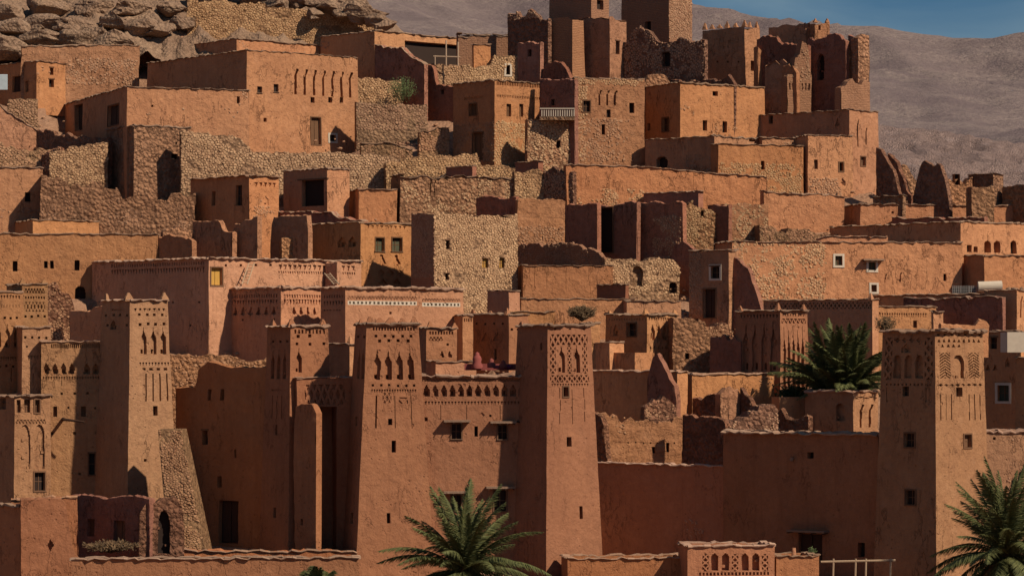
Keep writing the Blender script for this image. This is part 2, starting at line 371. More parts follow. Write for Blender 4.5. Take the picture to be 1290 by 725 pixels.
def clip(poly, nx, ny, c):      # keep the side nx*x+ny*y <= c
    out = []
    for i in range(len(poly)):
        a, b = poly[i - 1], poly[i]; da = nx * a[0] + ny * a[1] - c; db = nx * b[0] + ny * b[1] - c
        if da <= 0: 
            out.append(a)
            if db > 0: t = da / (da - db); out.append((a[0] + (b[0] - a[0]) * t, a[1] + (b[1] - a[1]) * t))
        elif db <= 0: t = da / (da - db); out.append((a[0] + (b[0] - a[0]) * t, a[1] + (b[1] - a[1]) * t))
    return out
def stones(face, r, size, dens, m, root, flat=1.45, proud=.06, name='rubble_masonry'):
    size *= .53
    if m is M['rstone']: flat *= 1.5; size *= .86
    u0, u1, v0, v1 = [max(0, min(1, q)) for q in r]
    sxm = size * flat; a0, a1, b0, b1 = u0 * face.L, u1 * face.L, v0 * face.H, v1 * face.H
    nx = int((a1 - a0) / sxm) + 1; ny = int((b1 - b0) / size) + 1
    if nx < 1 or ny < 1: return
    pts = {}
    for j in range(-2, ny + 2):
        for i in range(-2, nx + 2): pts[i, j] = (a0 + (i + .5 * (j % 2) + R.uniform(-.46, .46)) * sxm + sxm * .3, b0 + (j + .5 + R.uniform(-.42, .42)) * size)
    mb = MB()
    for j in range(ny):
        for i in range(nx):
            p = pts[i, j]
            if not (a0 < p[0] < a1 and b0 < p[1] < b1): continue
            u, v = p[0] / face.L, p[1] / face.H
            if v > face.ptop(u) - .2 * size / face.H: continue
            if any(q[0] - .25 * size / face.L < u < q[1] + .25 * size / face.L and q[2] - .25 * size / face.H < v < q[3] + .25 * size / face.H for q in face.h): continue
            if dens < 1 and noise.noise(Vector((p[0] * .42, p[1] * .6, face.p[0].x))) * .5 + .5 * 1.25 - .1 + R.uniform(-.22, .22) > dens: continue
            if R.random() < .05: continue
            bury = noise.noise(Vector((p[0] * .7, p[1] * .9, face.p[0].x + 5)))
            if bury < -.42: continue
            poly = [(p[0] - sxm, p[1] - size), (p[0] + sxm, p[1] - size), (p[0] + sxm, p[1] + size), (p[0] - sxm, p[1] + size)]
            for dj in (-2, -1, 0, 1, 2):
                for di in (-2, -1, 0, 1, 2):
                    if di or dj:
                        q = pts.get((i + di, j + dj))
                        if q: ax, ay = q[0] - p[0], q[1] - p[1]; poly = clip(poly, ax, ay, (ax * (q[0] + p[0]) + ay * (q[1] + p[1])) / 2)
            if len(poly) < 3: continue
            cx = sum(q[0] for q in poly) / len(poly); cy = sum(q[1] for q in poly) / len(poly)
            k = R.uniform(.68, .94); pr = proud * R.uniform(.4, 1.25) * max(.3, min(1, .8 + bury)); tx, ty = R.uniform(-.25, .25), R.uniform(-.25, .25); n = len(poly); V = []
            for sc, dd in ((k, -.05), (k * .97, pr * .6), (k * .68, pr)):
                for q in poly:
                    x, y = (q[0] - cx) * sc, (q[1] - cy) * sc
                    V.append(face.P((cx + x) / face.L, (cy + y) / face.H, dd + (0 if dd < 0 else x * tx + y * ty)))
            Fc = [(a, (a + 1) % n, n + (a + 1) % n, n + a) for a in range(n)] + [(n + a, n + (a + 1) % n, 2 * n + (a + 1) % n, 2 * n + a) for a in range(n)] + [tuple(range(2 * n, 3 * n))]
            mb.add(V, Fc)
    if mb.f: return mb.build(name, m, root, 'stuff')

def coping(mb, a, b, n, w=.3, over=.13, th=.10, seg=.34, rag=.075, topf=None, inner=.3):
    """uneven slabs laid along the top edge a-b, overhanging along the outward normal n"""
    th *= .75 * R.uniform(.6, 1.25); over *= R.uniform(.7, 1.2); L = (b - a).length; d = (b - a).normalized(); k = max(1, int(L / seg)); up = Vector((0, 0, 1)); pos = 0; cuts = [0]
    for i in range(k): cuts.append(min(L, max(cuts[-1] + .08, L * (i + 1) / k + R.uniform(-.3, .3) * L / k)))
    cuts[-1] = L; o = [over * R.uniform(.45, 1.35) for _ in cuts]; zz = [R.uniform(-rag, rag) for _ in cuts]
    for i in range(k):
        s0, s1 = cuts[i], cuts[i + 1]
        if s1 - s0 < .03: continue
        z0 = (topf(s0 / L) if topf else 0) + zz[i]; z1 = (topf(s1 / L) if topf else 0) + zz[i + 1]
        t = th * R.uniform(.55, 1.45); P = []
        for s_, z_, oo in ((s0, z0, o[i]), (s1, z1, o[i + 1])):
            q = a + d * s_; q = q + wob(q, .03)
            P += [q + n * oo * .9 + up * (z_ - t * .4), q - n * inner + up * (z_ - t * .4), q - n * inner + up * (z_ + t * .6), q + n * oo * 1.08 + up * (z_ + t * .15), q + n * oo * .3 + up * (z_ + t * .7)]
        mb.add(P, [(0, 5, 6, 1), (1, 6, 7, 2), (2, 7, 9, 4), (4, 9, 8, 3), (3, 8, 5, 0), (0, 1, 2, 4, 3), (5, 8, 9, 7, 6)])
# ---------------------------------------------------------------- one builder for houses, towers and walls
def face_items(face, items, root, m, mname):
    """openings and ornament on a face; items are (kind, ...) with photograph pixels"""
    post = []
    for it in items:
        k = it[0]
        if k == 'w':      # window: x, y, w, h, style
            _, x, y, w, h, st = it
            d = .45 if w > 3.5 else .38
            r = face.hole(face.rect(x - w / 2, x + w / 2, y - h / 2, y + h / 2), d)
            if r: post.append((r, w, h, st, d))
        elif k == 'p':    # relief: x0, x1, y0, y1, pattern, repeats, depth, name
            _, x0, x1, y0, y1, pt, n, dp = it[:8]
            relief(face, x0, x1, y0, y1, pt, n, dp, M[it[9]] if len(it) > 9 else m, root, it[8] if len(it) > 8 else 'frieze')
        elif k == 'o':    # row of small holes: x0, x1, y, n, size
            _, x0, x1, y, n, s = it
            for i in range(n):
                x = x0 + (x1 - x0) * (i / (n - 1) if n > 1 else .5) + R.uniform(-.6, .6); yy = y + R.uniform(-.6, .6)
                face.hole(face.rect(x - s / 2, x + s / 2, yy - s / 2, yy + s / 2), .3)
        elif k == 'n':    # plain deep recess: x0, x1, y0, y1, depth
            face.hole(face.rect(it[1], it[2], it[3], it[4]), it[5])
        elif k == 'a':    # arched opening: x, y, w, h, material
            _, x, y, w, h, mm = it
            o = relief(face, x - w / 2, x + w / 2, y - h / 2, y + h / 2, 'gap', 1, .5, m, root, 'archway', px=.05)
            if o:
                u0, u1, v0, v1, dd = face.h[-1]; b = MB(); q = .1
                b.quad(face.P(u0 + (u1 - u0) * q, v0, -.47), face.P(u1 - (u1 - u0) * q, v0, -.47), face.P(u1 - (u1 - u0) * q, v1 - (v1 - v0) * .08, -.47), face.P(u0 + (u1 - u0) * q, v1 - (v1 - v0) * .08, -.47))
                b.child('door', M[mm], o, root)  # dark sheet, no door leaf: the shade behind the arch is painted in
    for it in items:
        if it[0] == 's':  # stones: x0, x1, y0, y1, size in px, density, material
            _, x0, x1, y0, y1, s, dn, mm = it
            stones(face, face.rect(x0, x1, y0, y1), s * (face.p[0] - camo.location).length / F, dn, M[mm], root)
    for (u0, u1, v0, v1), w, h, st, d in post:
        du = u1 - u0; dv = v1 - v0; Q = lambda u, v, e: face.P(u0 + du * u, v0 + dv * v, e)
        def bar(mb, a, b, c, e, f0, f1):      # a box from (a,b) to (c,e) in opening coordinates between two depths
            P = [Q(a, b, f0), Q(c, b, f0), Q(c, e, f0), Q(a, e, f0), Q(a, b, f1), Q(c, b, f1), Q(c, e, f1), Q(a, e, f1)]
            mb.add(P, ((0, 1, 2, 3), (7, 6, 5, 4), (0, 4, 5, 1), (1, 5, 6, 2), (2, 6, 7, 3), (3, 7, 4, 0)))
        tx = .07 / (du * face.L); ty = .07 / (dv * face.H)
        base = {'k': 'dark', 'g': 'green', 'y': 'yellow', 'd': 'dwood', 'b': 'wood', 'W': 'dark', 'B': 'blue', 'v': 'dark', 'r': 'redwall'}[st[0]]
        door = 'D' in st; mb = MB(); bd = -d + .02
        if st[0] == 'k':
            bar(mb, .01, .01, .99, .99, bd, bd + .03); pane = mb.build('door' if door else 'window', M['dark'], root)  # near-black panel fills the opening, painted in place of inside shade
        else:
            n = 2 if w > 7 or 'W' in st else 1
            for i in range(n): bar(mb, i / n + .02, .02, (i + 1) / n - .02, .98, bd + .12, bd + .17)
            pane = mb.build('door' if door else 'window', M[base], root)
            if w * h > 60 and not door:
                fb = MB(); bar(fb, .5 - tx * .3, 0, .5 + tx * .3, 1, bd + .17, bd + .21); bar(fb, 0, .5 - ty * .3, 1, .5 + ty * .3, bd + .175, bd + .2)
                fb.child('mullion', M['wood'], pane, root)
        if 'W' in st or ('F' in st and (w > 8 or R.random() < .4)):             # surround proud of the wall: whitewash or timber
            fb = MB(); ex = (.17 if 'W' in st else .09); fx = ex / (du * face.L); fy = ex / (dv * face.H)
            for a, b, c, e in ((-fx, -fy, 0, 1 + fy), (1, -fy, 1 + fx, 1 + fy), (0, 1, 1, 1 + fy), (0, -fy, 1, 0)): bar(fb, a, b, c, e, -.03, .05)
            fb.child('frame', M['white'] if 'W' in st else M['wood'], pane, root)
        if 'S' in st:                          # sill
            fb = MB(); bar(fb, -.15, -.5 * ty, 1.15, .0, -.1, .1); fb.child('sill', M['coping'], pane, root)
        if 'L' in st:                          # lintel
            fb = MB(); bar(fb, -.18, 1, 1.18, 1 + 1.6 * ty, -.1, .05); fb.child('lintel', M['wood'], pane, root)
        if 'C' in st:                          # canopy of poles and mud
            fb = MB(); e = .55 / (du * face.L); y0 = 1 + .12 / (dv * face.H); y1 = y0 + .13 / (dv * face.H)
            bar(fb, -e, y0, 1 + e, y1, .0, .62); can = fb.child('canopy', M['coping'], pane, root)
            for i in range(4): u = -e * .8 + (1 + 1.6 * e) * i / 3; fb2 = MB(); fb2.tube(Q(u, y0 - .03 / (dv * face.H), -.02), Q(u, y0 - .06 / (dv * face.H), .7), .035); fb2.child('bracket', M['dwood'], pane, root)

def H(label, xl, xc, xr, yt, yb, th, m='orange', Y=None, bat=0., cop='c', L=(), Rr=(), name='house', cat='house', ll=None, lr=None,
      rag=0., amp=.045, prof=None, slab=False, merl=(), cell=.6, mL=None, group=None, ct=.10, cover=.13, roofd=.45, zb=None):
    """a box seen by its left face (xl..xc, turned from the sun) and right face (xc..xr, toward it)"""
    th = min(th, 50)
    if mL in ('red', 'pink', 'dearth'): mL = None      # both faces carry the same coat
    Y = row2Y(yb) if Y is None else Y; C = at(xc, yt, Y); t = rad(th)
    e1 = Vector((math.cos(t), math.sin(t), 0)); e2 = Vector((-math.sin(t), math.cos(t), 0)); d = Y + CD; up = Vector((0, 0, 1))
    if lr is None: k = (xr - 645) / F; lr = (k * d - C.x) / (e1.x - k * e1.y)
    if ll is None: k = (xl - 645) / F; ll = (k * d - C.x) / (e2.x - k * e2.y)
    if ll <= 0 or ll > 60 or lr <= 0 or lr > 80: print('BAD SIZE', label, ll, lr)
    T = [C, C + e1 * lr, C + e1 * lr + e2 * ll, C + e2 * ll]
    if zb is None: zb = min(ground(p.x, p.y) for p in T[:2] + T[3:]) - .6
    zb = min(zb, C.z - .5)
    PADS.append((C.x, C.y, e1.x, e1.y, lr, ll, min(ground(C.x, C.y), ground(T[1].x, T[1].y))))
    hgt = C.z - zb; o = bat * hgt
    off = [-e1 * o - e2 * o, e1 * o - e2 * o, e1 * o + e2 * o, -e1 * o + e2 * o]
    Bt = [Vector((p.x, p.y, zb)) + q for p, q in zip(T, off)]
    ctr = (Bt[0] + Bt[2]) / 2; root = thing(name, label, cat, (ctr.x, ctr.y, zb + .6), group)
    seed = R.uniform(0, 99)
    pf = None
    if prof or rag:
        H0 = hgt
        def mk(base, sd, flip):
            def f(u):
                x = 1 - u if flip else u
                z = base(x) if base else 0
                return 1 + (z + jag(x * lr, sd) * rag * 1.8) / H0
            return f
        base = None
        if prof:      # rows of the top edge at photograph columns
            tab = []
            for (px, py) in prof:
                k = (px - 645) / F; s_ = (k * d - C.x) / (e1.x - k * e1.y); q = C + e1 * s_
                tab.append((s_ / lr, CZ + (HY - py) * (q.y + CD) / F - C.z))
            base = lambda x: interp(tab, x)
        pf = mk(base, seed, False); pfb = mk(base, seed, True)
    mat_ = M[m]
    fR = Face(Bt[0], Bt[1], T[1], T[0], pf, amp); fL = Face(Bt[3], Bt[0], T[0], T[3], None, amp)
    fB = Face(Bt[1], Bt[2], T[2], T[1], None, amp); fK = Face(Bt[2], Bt[3], T[3], T[2], None, amp)
    if rag and not slab:
        for q, Lq in ((fL, ll), (fB, ll), (fK, lr)):
            q.prof = (lambda sd, Lq: lambda u: 1 + jag(u * Lq, sd) * rag * 1.25 / hgt)(R.uniform(0, 99), Lq)
    if not slab and m in ('orange', 'ochre', 'pise', 'tan') and lr > 2.5 and not any(i_[0] == 's' for i_ in Rr) and name == 'house' and R.random() < .6:
        Rr = list(Rr) + [('s', xc, xr, yt + 4, yt + 4 + (hgt - 1) * F / d, 4.4, .16, 'rstone')]      # stones showing where the coat is lost
    face_items(fR, Rr, root, mat_, m); face_items(fL, L, root, M[mL or m], m)
    mb = MB()
    us, pt = fR.mesh(mb, cell)
    if slab:
        n = len(us); ft = [fR.P(u, p) for u, p in zip(us, pt)]
        bt_ = [q + e2 * ll + up * R.uniform(-.06, .04) for q in ft]; fb_ = [fR.P(u, 0) for u in us]; bb = [q + e2 * ll for q in fb_]
        mid = [(a + b) / 2 + up * R.uniform(-.02, .12) for a, b in zip(ft, bt_)]
        for i in range(n - 1):
            mb.quad(ft[i], ft[i + 1], mid[i + 1], mid[i]); mb.quad(mid[i], mid[i + 1], bt_[i + 1], bt_[i]); mb.quad(bt_[i], bt_[i + 1], bb[i + 1], bb[i])
        mb.add((ft[0], mid[0], bt_[0], bb[0], fb_[0]), ((0, 1, 2, 3, 4),)); mb.add((ft[-1], fb_[-1], bb[-1], bt_[-1], mid[-1]), ((0, 1, 2, 3, 4),))
        wall = mb.build('wall', mat_, root)
    else:
        if mL: mb2 = MB(); fL.mesh(mb2, cell); mb2.build('wall', M[mL], root)
        else: fL.mesh(mb, cell)
        fB.mesh(mb, max(1, cell)); fK.mesh(mb, max(1, cell))
        th_ = min(.4, ll * .2, lr * .2)
        cen = (T[0] + T[2]) / 2
        for fc, Lq in ((fR, lr), (fB, ll), (fK, lr), (fL, ll)):        # parapet top and its inner side
            k = max(2, int(Lq / .5)); uu = [i / k for i in range(k + 1)]
            for a, b in zip(uu, uu[1:]):
                s_ = lambda u: u * (1 - 2 * th_ / Lq) + th_ / Lq
                pa, pb = fc.P(a, fc.ptop(a)), fc.P(b, fc.ptop(b))
                e = (fc.p[2] - fc.p[3]).normalized(); nh = Vector((fc.n.x, fc.n.y, 0)).normalized()
                ia = fc.p[3] + e * Lq * s_(a) - nh * th_; ib = fc.p[3] + e * Lq * s_(b) - nh * th_
                ia = Vector((ia.x, ia.y, pa.z)); ib = Vector((ib.x, ib.y, pb.z))
                mb.quad(pa, pb, ib, ia); mb.quad(ia, ib, Vector((ib.x, ib.y, C.z - roofd - .3 - rag)), Vector((ia.x, ia.y, C.z - roofd - .3 - rag)))
        wall = mb.build('wall', mat_, root)
        rf = MB(); z = -roofd - rag * .7; q = .1
        rf.add([T[0] + (e1 + e2) * q + up * z, T[1] + (-e1 + e2) * q + up * z, T[2] + (-e1 - e2) * q + up * z, T[3] + (e1 - e2) * q + up * z], ((0, 1, 2, 3),)); rf.build('roof', M['roof'], root)
    if cop:
        cb = MB(); cmn = {'c': 'coping', 'p': 'pcoping', 's': 'rstone'}[cop]
        pfz = (lambda u: (fR.ptop(u) - 1) * hgt) if pf else None
        coping(cb, T[0], T[1], -e2, over=cover, th=ct, topf=pfz, inner=min(.42, ll * .9) if not slab else ll + .06)
        if not slab:
            coping(cb, T[3], T[0], -e1, over=cover, th=ct, inner=min(.42, lr * .9)); coping(cb, T[1], T[2], e1, over=cover, th=ct, inner=.4); coping(cb, T[2], T[3], e2, over=cover, th=ct, inner=.4)
        cb.build('coping', M[cmn], root)
    for it in merl:       # upstanding corner horns and merlons: (face, u, width m, height m)
        fc = fR if it[0] == 'R' else fL; q = fc.P(it[1], 1, -.2); e = (fc.p[2] - fc.p[3]).normalized(); mbm = MB(); w, h_ = it[2], it[3]
        n_ = Vector((fc.n.x, fc.n.y, 0)).normalized(); V = []; j = lambda s_: R.uniform(-s_, s_)
        for z_, s_ in ((-.05, 1), (.35, .72), (.7, .42), (1, .22)):
            for a, b in ((-1, 1), (1, 1), (1, -1), (-1, -1)): V.append(q + e * (a * w / 2 * s_ + j(.03)) + n_ * (b * .17 * s_ + j(.02)) + up * (z_ * h_ + j(.02)))
        Fm = [(3, 2, 1, 0), (12, 13, 14, 15)]
        for l in range(3): Fm += [(l * 4 + a, l * 4 + (a + 1) % 4, l * 4 + 4 + (a + 1) % 4, l * 4 + 4 + a) for a in range(4)]
        mbm.add(V, Fm, False); mbm.build('merlon', mat_, root)
    if slab and rag >= .3:      # what has fallen from the wall lies at its foot
        rb = MB()
        for _ in range(int(10 + lr * 4)):
            u = R.random(); q = T[0].lerp(T[1], u) - e2 * (R.random() ** 1.6 * 1.9 + o); q.z = min(ground(q.x, q.y), ground(T[0].x, T[0].y)) + R.uniform(-.05, .12); rock_mesh(rb, q, R.choice((.08, .12, .16, .26)), .65, 1, R.uniform(0, 60))
        for _ in range(int(lr * 2.2)):
            u = R.random(); q = fR.P(u, fR.ptop(u)) + e2 * ll * R.uniform(.1, .9); rock_mesh(rb, q, R.uniform(.06, .16), .7, 1, R.uniform(0, 60))
        rb.build('fallen_rubble', M['rstone'], root, 'stuff')
    return root, fR, fL
PADS = []
def WALL(label, x0, x1, prof, yb, th, m='earth', t=.5, **k):
    k.setdefault('name', 'ruined_wall'); k.setdefault('cat', 'wall'); k.setdefault('cop', None); k.setdefault('rag', .35); k.setdefault('amp', .10); k.setdefault('cell', .24)
    if isinstance(prof, (int, float)): prof = [(x0, prof), (x1, prof)]
    yt = min(p[1] for p in prof) - 2
    if th < 0:
        th = min(th, -43); t = min(t, .5); Yw = k.pop('Y', None); Yw = row2Y(yb) if Yw is None else Yw; k['Y'] = Yw + .5 * (x1 - x0) * (Yw + CD) / F * .93
    if m == 'red': m = 'shade_pise'; k['rag'] = max(.22, k.get('rag', .35) * 1.3)  # walls facing away get the darker earth, with shade in its colour
    return H(label, x0, x0, x1, yt, yb, th, m, ll=t, slab=True, prof=prof, **k)

# ---------------------------------------------------------------- small builders
def rock_mesh(mb, c, r, sq=.7, sub=2, sd=0):
    import bmesh
    bm = bmesh.new(); bmesh.ops.create_icosphere(bm, subdivisions=sub, radius=1)
    V = []; rr = random.Random(sd * 31 + 1); rot = Matrix.Rotation(rr.uniform(-.5, .5), 3, 'Y') @ Matrix.Rotation(rr.uniform(0, 3), 3, 'Z') @ Matrix.Rotation(rr.uniform(-.4, .4), 3, 'X'); cuts = [(Vector((rr.gauss(0, 1), rr.gauss(0, 1), rr.gauss(0, .8))).normalized(), rr.uniform(.42, .78)) for _ in range(15)]
    for v in bm.verts:
        n = v.co.copy(); m_ = max(abs(n.x), abs(n.y), abs(n.z)); n = rot @ (n * (1 / m_) ** (.75 if sub > 1 else .3)) * .82; k = 1 + .38 * noise.noise(n * 1.1 + Vector((sd, 0, 0))) + .22 * noise.noise(n * 2.7 + Vector((0, sd, 0)))
        q = n * (k + (.10 * noise.noise(n * 6 + Vector((sd, sd, 0))) + .05 * noise.noise(n * 13) if sub > 2 else 0))
        for cn, cd in cuts:
            e = q.dot(cn) - cd
            if e > 0: q = q - cn * e * .9
        
        if sub > 2: q = q * (1 + .045 * (math.floor((q.z + q.x * .2) * 3.1 + sd) % 2 - .5))
        V.append(c + Vector((q.x * r * 1.25, q.y * r, q.z * r * sq)))
    mb.add(V, [tuple(v.index for v in f.verts) for f in bm.faces]); bm.free()
def rubble(name, label_kind, pts, m):
    mb = MB()
    for c, r in pts: rock_mesh(mb, c, r, .6, 1, R.uniform(0, 50))
    return mb
def ladder(label, px, py0, py1, Y, lean_px, w=.42, n=7):
    a = at(px + lean_px, py0, Y + .1); b = at(px, py1, Y - 1.0); root = thing('ladder', label, 'ladder', b)
    s = Vector((1, 0, 0)) * w / 2
    for k in (-1, 1): mb = MB(); mb.tube(b + s * k, a + s * k, .05); mb.build('rail', M['pole'], root)
    for i in range(n): q = b.lerp(a, (i + .7) / (n + .4)); mb = MB(); mb.tube(q - s, q + s, .035); mb.build('rung', M['pole'], root)
def leaf_cloud(mb, c, rx, ry, rz, n, s, down=.2):
    for _ in range(n):
        d = Vector((R.gauss(0, 1), R.gauss(0, 1), R.gauss(0, 1))).normalized(); k = R.random() ** .4
        k *= .8 + .35 * noise.noise(d * 2.2 + c)
        p = c + Vector((d.x * rx * k, d.y * ry * k, d.z * rz * k)); a = Vector((R.gauss(0, 1), R.gauss(0, 1), R.gauss(0, .6) + .5)).normalized(); b = a.orthogonal().normalized()
        l = s * R.uniform(.6, 1.3); mb.add((p, p + a * l * .5 + b * l * .22, p + a * l, p + a * l * .5 - b * l * .22), ((0, 1, 2, 3),))
def shrub(label, px, py, Y, rx, rz, m='shrub', n=900, s=.16, name='shrub', twigs=14):
    c = at(px, py, Y); root = thing(name, label, 'bush', c - Vector((0, 0, rz))); mb = MB()
    leaf_cloud(mb, c, rx, rx * .8, rz, n, s); mb.build('foliage', M[m], root); tb = MB()
    for _ in range(twigs): tb.tube(c - Vector((0, 0, rz)), c + Vector((R.uniform(-rx, rx) * .9, R.uniform(-rx, rx) * .6, R.uniform(-.2, .95) * rz)), .03, .01, 4)
    tb.build('stem', M['twig'], root)
def frond_mesh(L, droop, m, seed, wl=.66):
    r = random.Random(seed); mb = MB(); n = 46; pts = []
    for i in range(n + 1):
        s = i / n; pts.append(Vector((L * (s - .12 * droop * s * s), .06 * math.sin(s * 3 + seed), L * (.10 * s - .36 * droop * s ** 2.3))))
    for i in range(0, n, 3):
        j = min(n, i + 3); w = .035 * (1 - i / n) + .008; w2 = .035 * (1 - j / n) + .008; a, b = pts[i], pts[j]; y = Vector((0, 1, 0)); z = Vector((0, 0, 1))
        mb.add((a - y * w, a + y * w, b + y * w2, b - y * w2, a - z * w * 1.2, b - z * w2 * 1.2), ((0, 1, 2, 3), (1, 4, 5, 2), (4, 0, 3, 5)))
    for i in range(4, n * 2):
        s = i / (2 * n); p = pts[int(s * n)].lerp(pts[min(n, int(s * n) + 1)], (s * n) % 1)
        q = pts[min(n, int(s * n) + 1)] - pts[int(s * n)]; fw = q.normalized(); up = fw.cross(Vector((0, 1, 0))) * -1
        ln = wl * (math.sin(math.pi * min(1, .18 + s * .84)) ** .6 + .12) * r.uniform(.85, 1.1)
        for sd in (-1, 1):
            if r.random() < .04: continue
            dr = fw * r.uniform(.62, .85) + Vector((0, sd, 0)) * r.uniform(.75, .95) + up * r.uniform(.12, .5); dr.normalize(); e = p + dr * ln - Vector((0, 0, ln * r.uniform(.05, .5)))
            mdl = p.lerp(e, .45) + Vector((0, 0, .03)); w = fw * .032
            mb.add((p - w, p + w, mdl + w * 1.25, e, mdl - w * 1.25), ((0, 1, 2, 3, 4),))
    me = bpy.data.meshes.new('frond'); me.from_pydata([tuple(v) for v in mb.v], [], mb.f); me.materials.append(M[m]); return me
def palm(label, px, py, Y, size, nf, emin=-25, emax=82, trunk=4, ndry=12, bias=1.0, spread=0.):
    """px,py: the heart of the crown"""
    c = at(px, py, Y); z0 = ground(c.x, c.y); hb = max(.8, min(trunk, c.z - z0)); base = Vector((c.x, c.y, c.z - hb)); root = thing('palm_tree', label, 'palm tree', base)
    mb = MB(); n = 14; rings = 26; V = []; Fc = []
    for i in range(rings + 1):
        s = i / rings; rr = (.24 + .08 * s) * (1 + .18 * (i % 2)) 
        for k in range(n): a = k * 2 * math.pi / n; V.append(base.lerp(c, s) + Vector((math.cos(a) * rr, math.sin(a) * rr, 0)))
    for i in range(rings): Fc += [(i * n + k, i * n + (k + 1) % n, (i + 1) * n + (k + 1) % n, (i + 1) * n + k) for k in range(n)]
    Fc.append(tuple(range(rings * n, rings * n + n))); mb.add(V, Fc); mb.build('trunk', M['bark'], root)
    var = [frond_mesh(1.0 * size, dr, 'leaf', i) for i, dr in enumerate((.5, .8, 1.15, 1.5))]; dry = frond_mesh(.75 * size, 1.3, 'dleaf', 9)
    ga = 2.39996
    for i in range(nf + ndry):
        t = i / nf; o = bpy.data.objects.new('frond', dry if i >= nf else var[min(3, int(t * 3.2 + R.uniform(0, .9)))])
        SC.collection.objects.link(o); o.parent = root
        el = emax + (emin - emax) * min(1, t) ** bias + R.uniform(-12, 12) if i < nf else R.uniform(-70, -25)
        o.location = Vector((R.uniform(-1, 1) * spread, R.uniform(-1, 1) * spread * .6, hb - .05 - .25 * min(1, t))); o.rotation_euler = (R.uniform(-.6, .6), -rad(el), i * ga + R.uniform(-.25, .25)); k = R.uniform(.68, 1.1); o.scale = (k, k, k)
# ================================================================ THE SETTING
def struct(mb, name, m, kind='structure'): o = mb.build(name, m); o['kind'] = kind; return o
mb = MB(); z = ground(0, -5) - .35; S_ = 6000
mb.quad(Vector((-S_, -400, z)), Vector((S_, -400, z)), Vector((S_, S_, z)), Vector((-S_, S_, z))); struct(mb, 'ground', M['soil'])
# far mountain and the nearer spur
def sheet(name, rows, nx, x0, x1, m, octs, sd):
    """rows: list of (distance Y, table of photograph rows by column); octs: (wavelength, amplitude) in metres"""
    mb = MB(); V = []
    for k, (Y, tab) in enumerate(rows):
        for i in range(nx):
            px = x0 + (x1 - x0) * i / (nx - 1); p = at(px, interp(tab, px), Y)
            am = .3 if k >= len(rows) - 2 else min(1, (len(rows) - 1 - k) / 6)
            for wl, a in octs:
                q = Vector(((p.x + p.y * .35) / wl, p.y / wl * .55, sd + wl)); p.z += am * a * (1 - 2 * abs(noise.noise(q)) * 1.6)
            V.append(p)
    mb.add(V, [(k * nx + i, k * nx + i + 1, (k + 1) * nx + i + 1, (k + 1) * nx + i) for k in range(len(rows) - 1) for i in range(nx - 1)], True)
    struct(mb, name, m)
RIDGE = [(-900, -190), (300, -120), (480, -40), (600, -22), (700, -14), (800, -6), (870, 4), (935, 19), (1000, 22), (1040, 22), (1100, 29), (1150, 38), (1200, 45), (1240, 48), (1290, 49), (1400, 44), (2300, 80)]
low = lambda v: [(-900, v), (2300, v)]
rows = []
for k in range(100):
    t = k / 99; Y = 520 + 1500 * t
    rows.append((Y, [(x, 330 + (y - 330) * (t ** .75)) for x, y in RIDGE]))
rows.append((2300, [(x, y + 25) for x, y in RIDGE]))
sheet('mountain', rows, 420, -900, 2300, M['hill'], ((260, 10), (90, 5), (34, 1.7), (13, .6)), 3)
SP = [(-900, 150), (900, 150), (1090, 158), (1180, 170), (1290, 186), (1500, 215), (2300, 260)]
rows = []
for k in range(70):
    t = k / 69; rows.append((190 + 190 * t, [(x, 320 + (y - 320) * t ** .8) for x, y in SP]))
rows.append((440, [(x, y + 40) for x, y in SP]))
M['spur'] = mat('pale_stony_slope', (.37, .26, .22), 1, .4, kind='earth', col2=(.18, .12, .11), scale=.35)
sheet('stony_slope', rows, 330, 700, 2300, M['spur'], ((40, 1.6), (12, .9), (4, .45), (1.6, .25)), 8)

# the rocky slope above the village
rows = []
for k in range(64):
    v = 84 - 150 * k / 63; rows.append(((744 - v) * .16 - 3.4, [(x, v + dv) for x, dv in ((-120, -4), (230, -2), (300, 6), (390, 32), (430, 58), (455, 76), (490, 93), (506, 108), (540, 130))]))
mb_o = M['rock']; sheet('rocky_slope', rows, 210, -120, 540, mb_o, ((11, .9), (4.5, .6), (2, .4), (.9, .22)), 21)
# ================================================================ TOP OF THE HILL, LEFT
BL = [(10, 62, 26), (38, 52, 22), (62, 47, 20), (90, 50, 24), (118, 46, 17), (140, 52, 22), (20, 34, 20), (55, 30, 22), (100, 32, 22), (145, 30, 18), (175, 35, 20), (205, 38, 15), (228, 30, 13), (8, 16, 20), (60, 8, 24), (120, 10, 24), (170, 12, 20), (215, 10, 16),
        (350, 6, 16), (372, 2, 18), (398, 4, 18), (420, 8, 20), (440, 14, 20), (458, 19, 18), (474, 25, 14), (488, 31, 10), (410, -10, 22), (380, -14, 20), (330, -6, 18), (446, 2, 14), (395, 17, 10), (300, -10, 18), (260, -8, 18), (35, 72, 10), (75, 66, 9), (150, 66, 8)]
BL += [(x + R.uniform(-9, 9), y + R.uniform(-8, 8), r * R.uniform(.3, .55)) for x, y, r in BL[:36]]
ORD = 'first second third fourth fifth sixth seventh eighth ninth tenth eleventh twelfth thirteenth fourteenth fifteenth sixteenth seventeenth eighteenth nineteenth twentieth'.split()
rows_ = {}
for x, y, r in BL:
    side = 'left outcrop' if x < 245 else 'right outcrop'; tier = 'top' if y < 4 else 'upper' if y < 24 else 'middle' if y < 44 else 'lower' if y < 60 else 'lowest'
    rows_.setdefault((side, tier), []).append((x, y, r))
i = 0
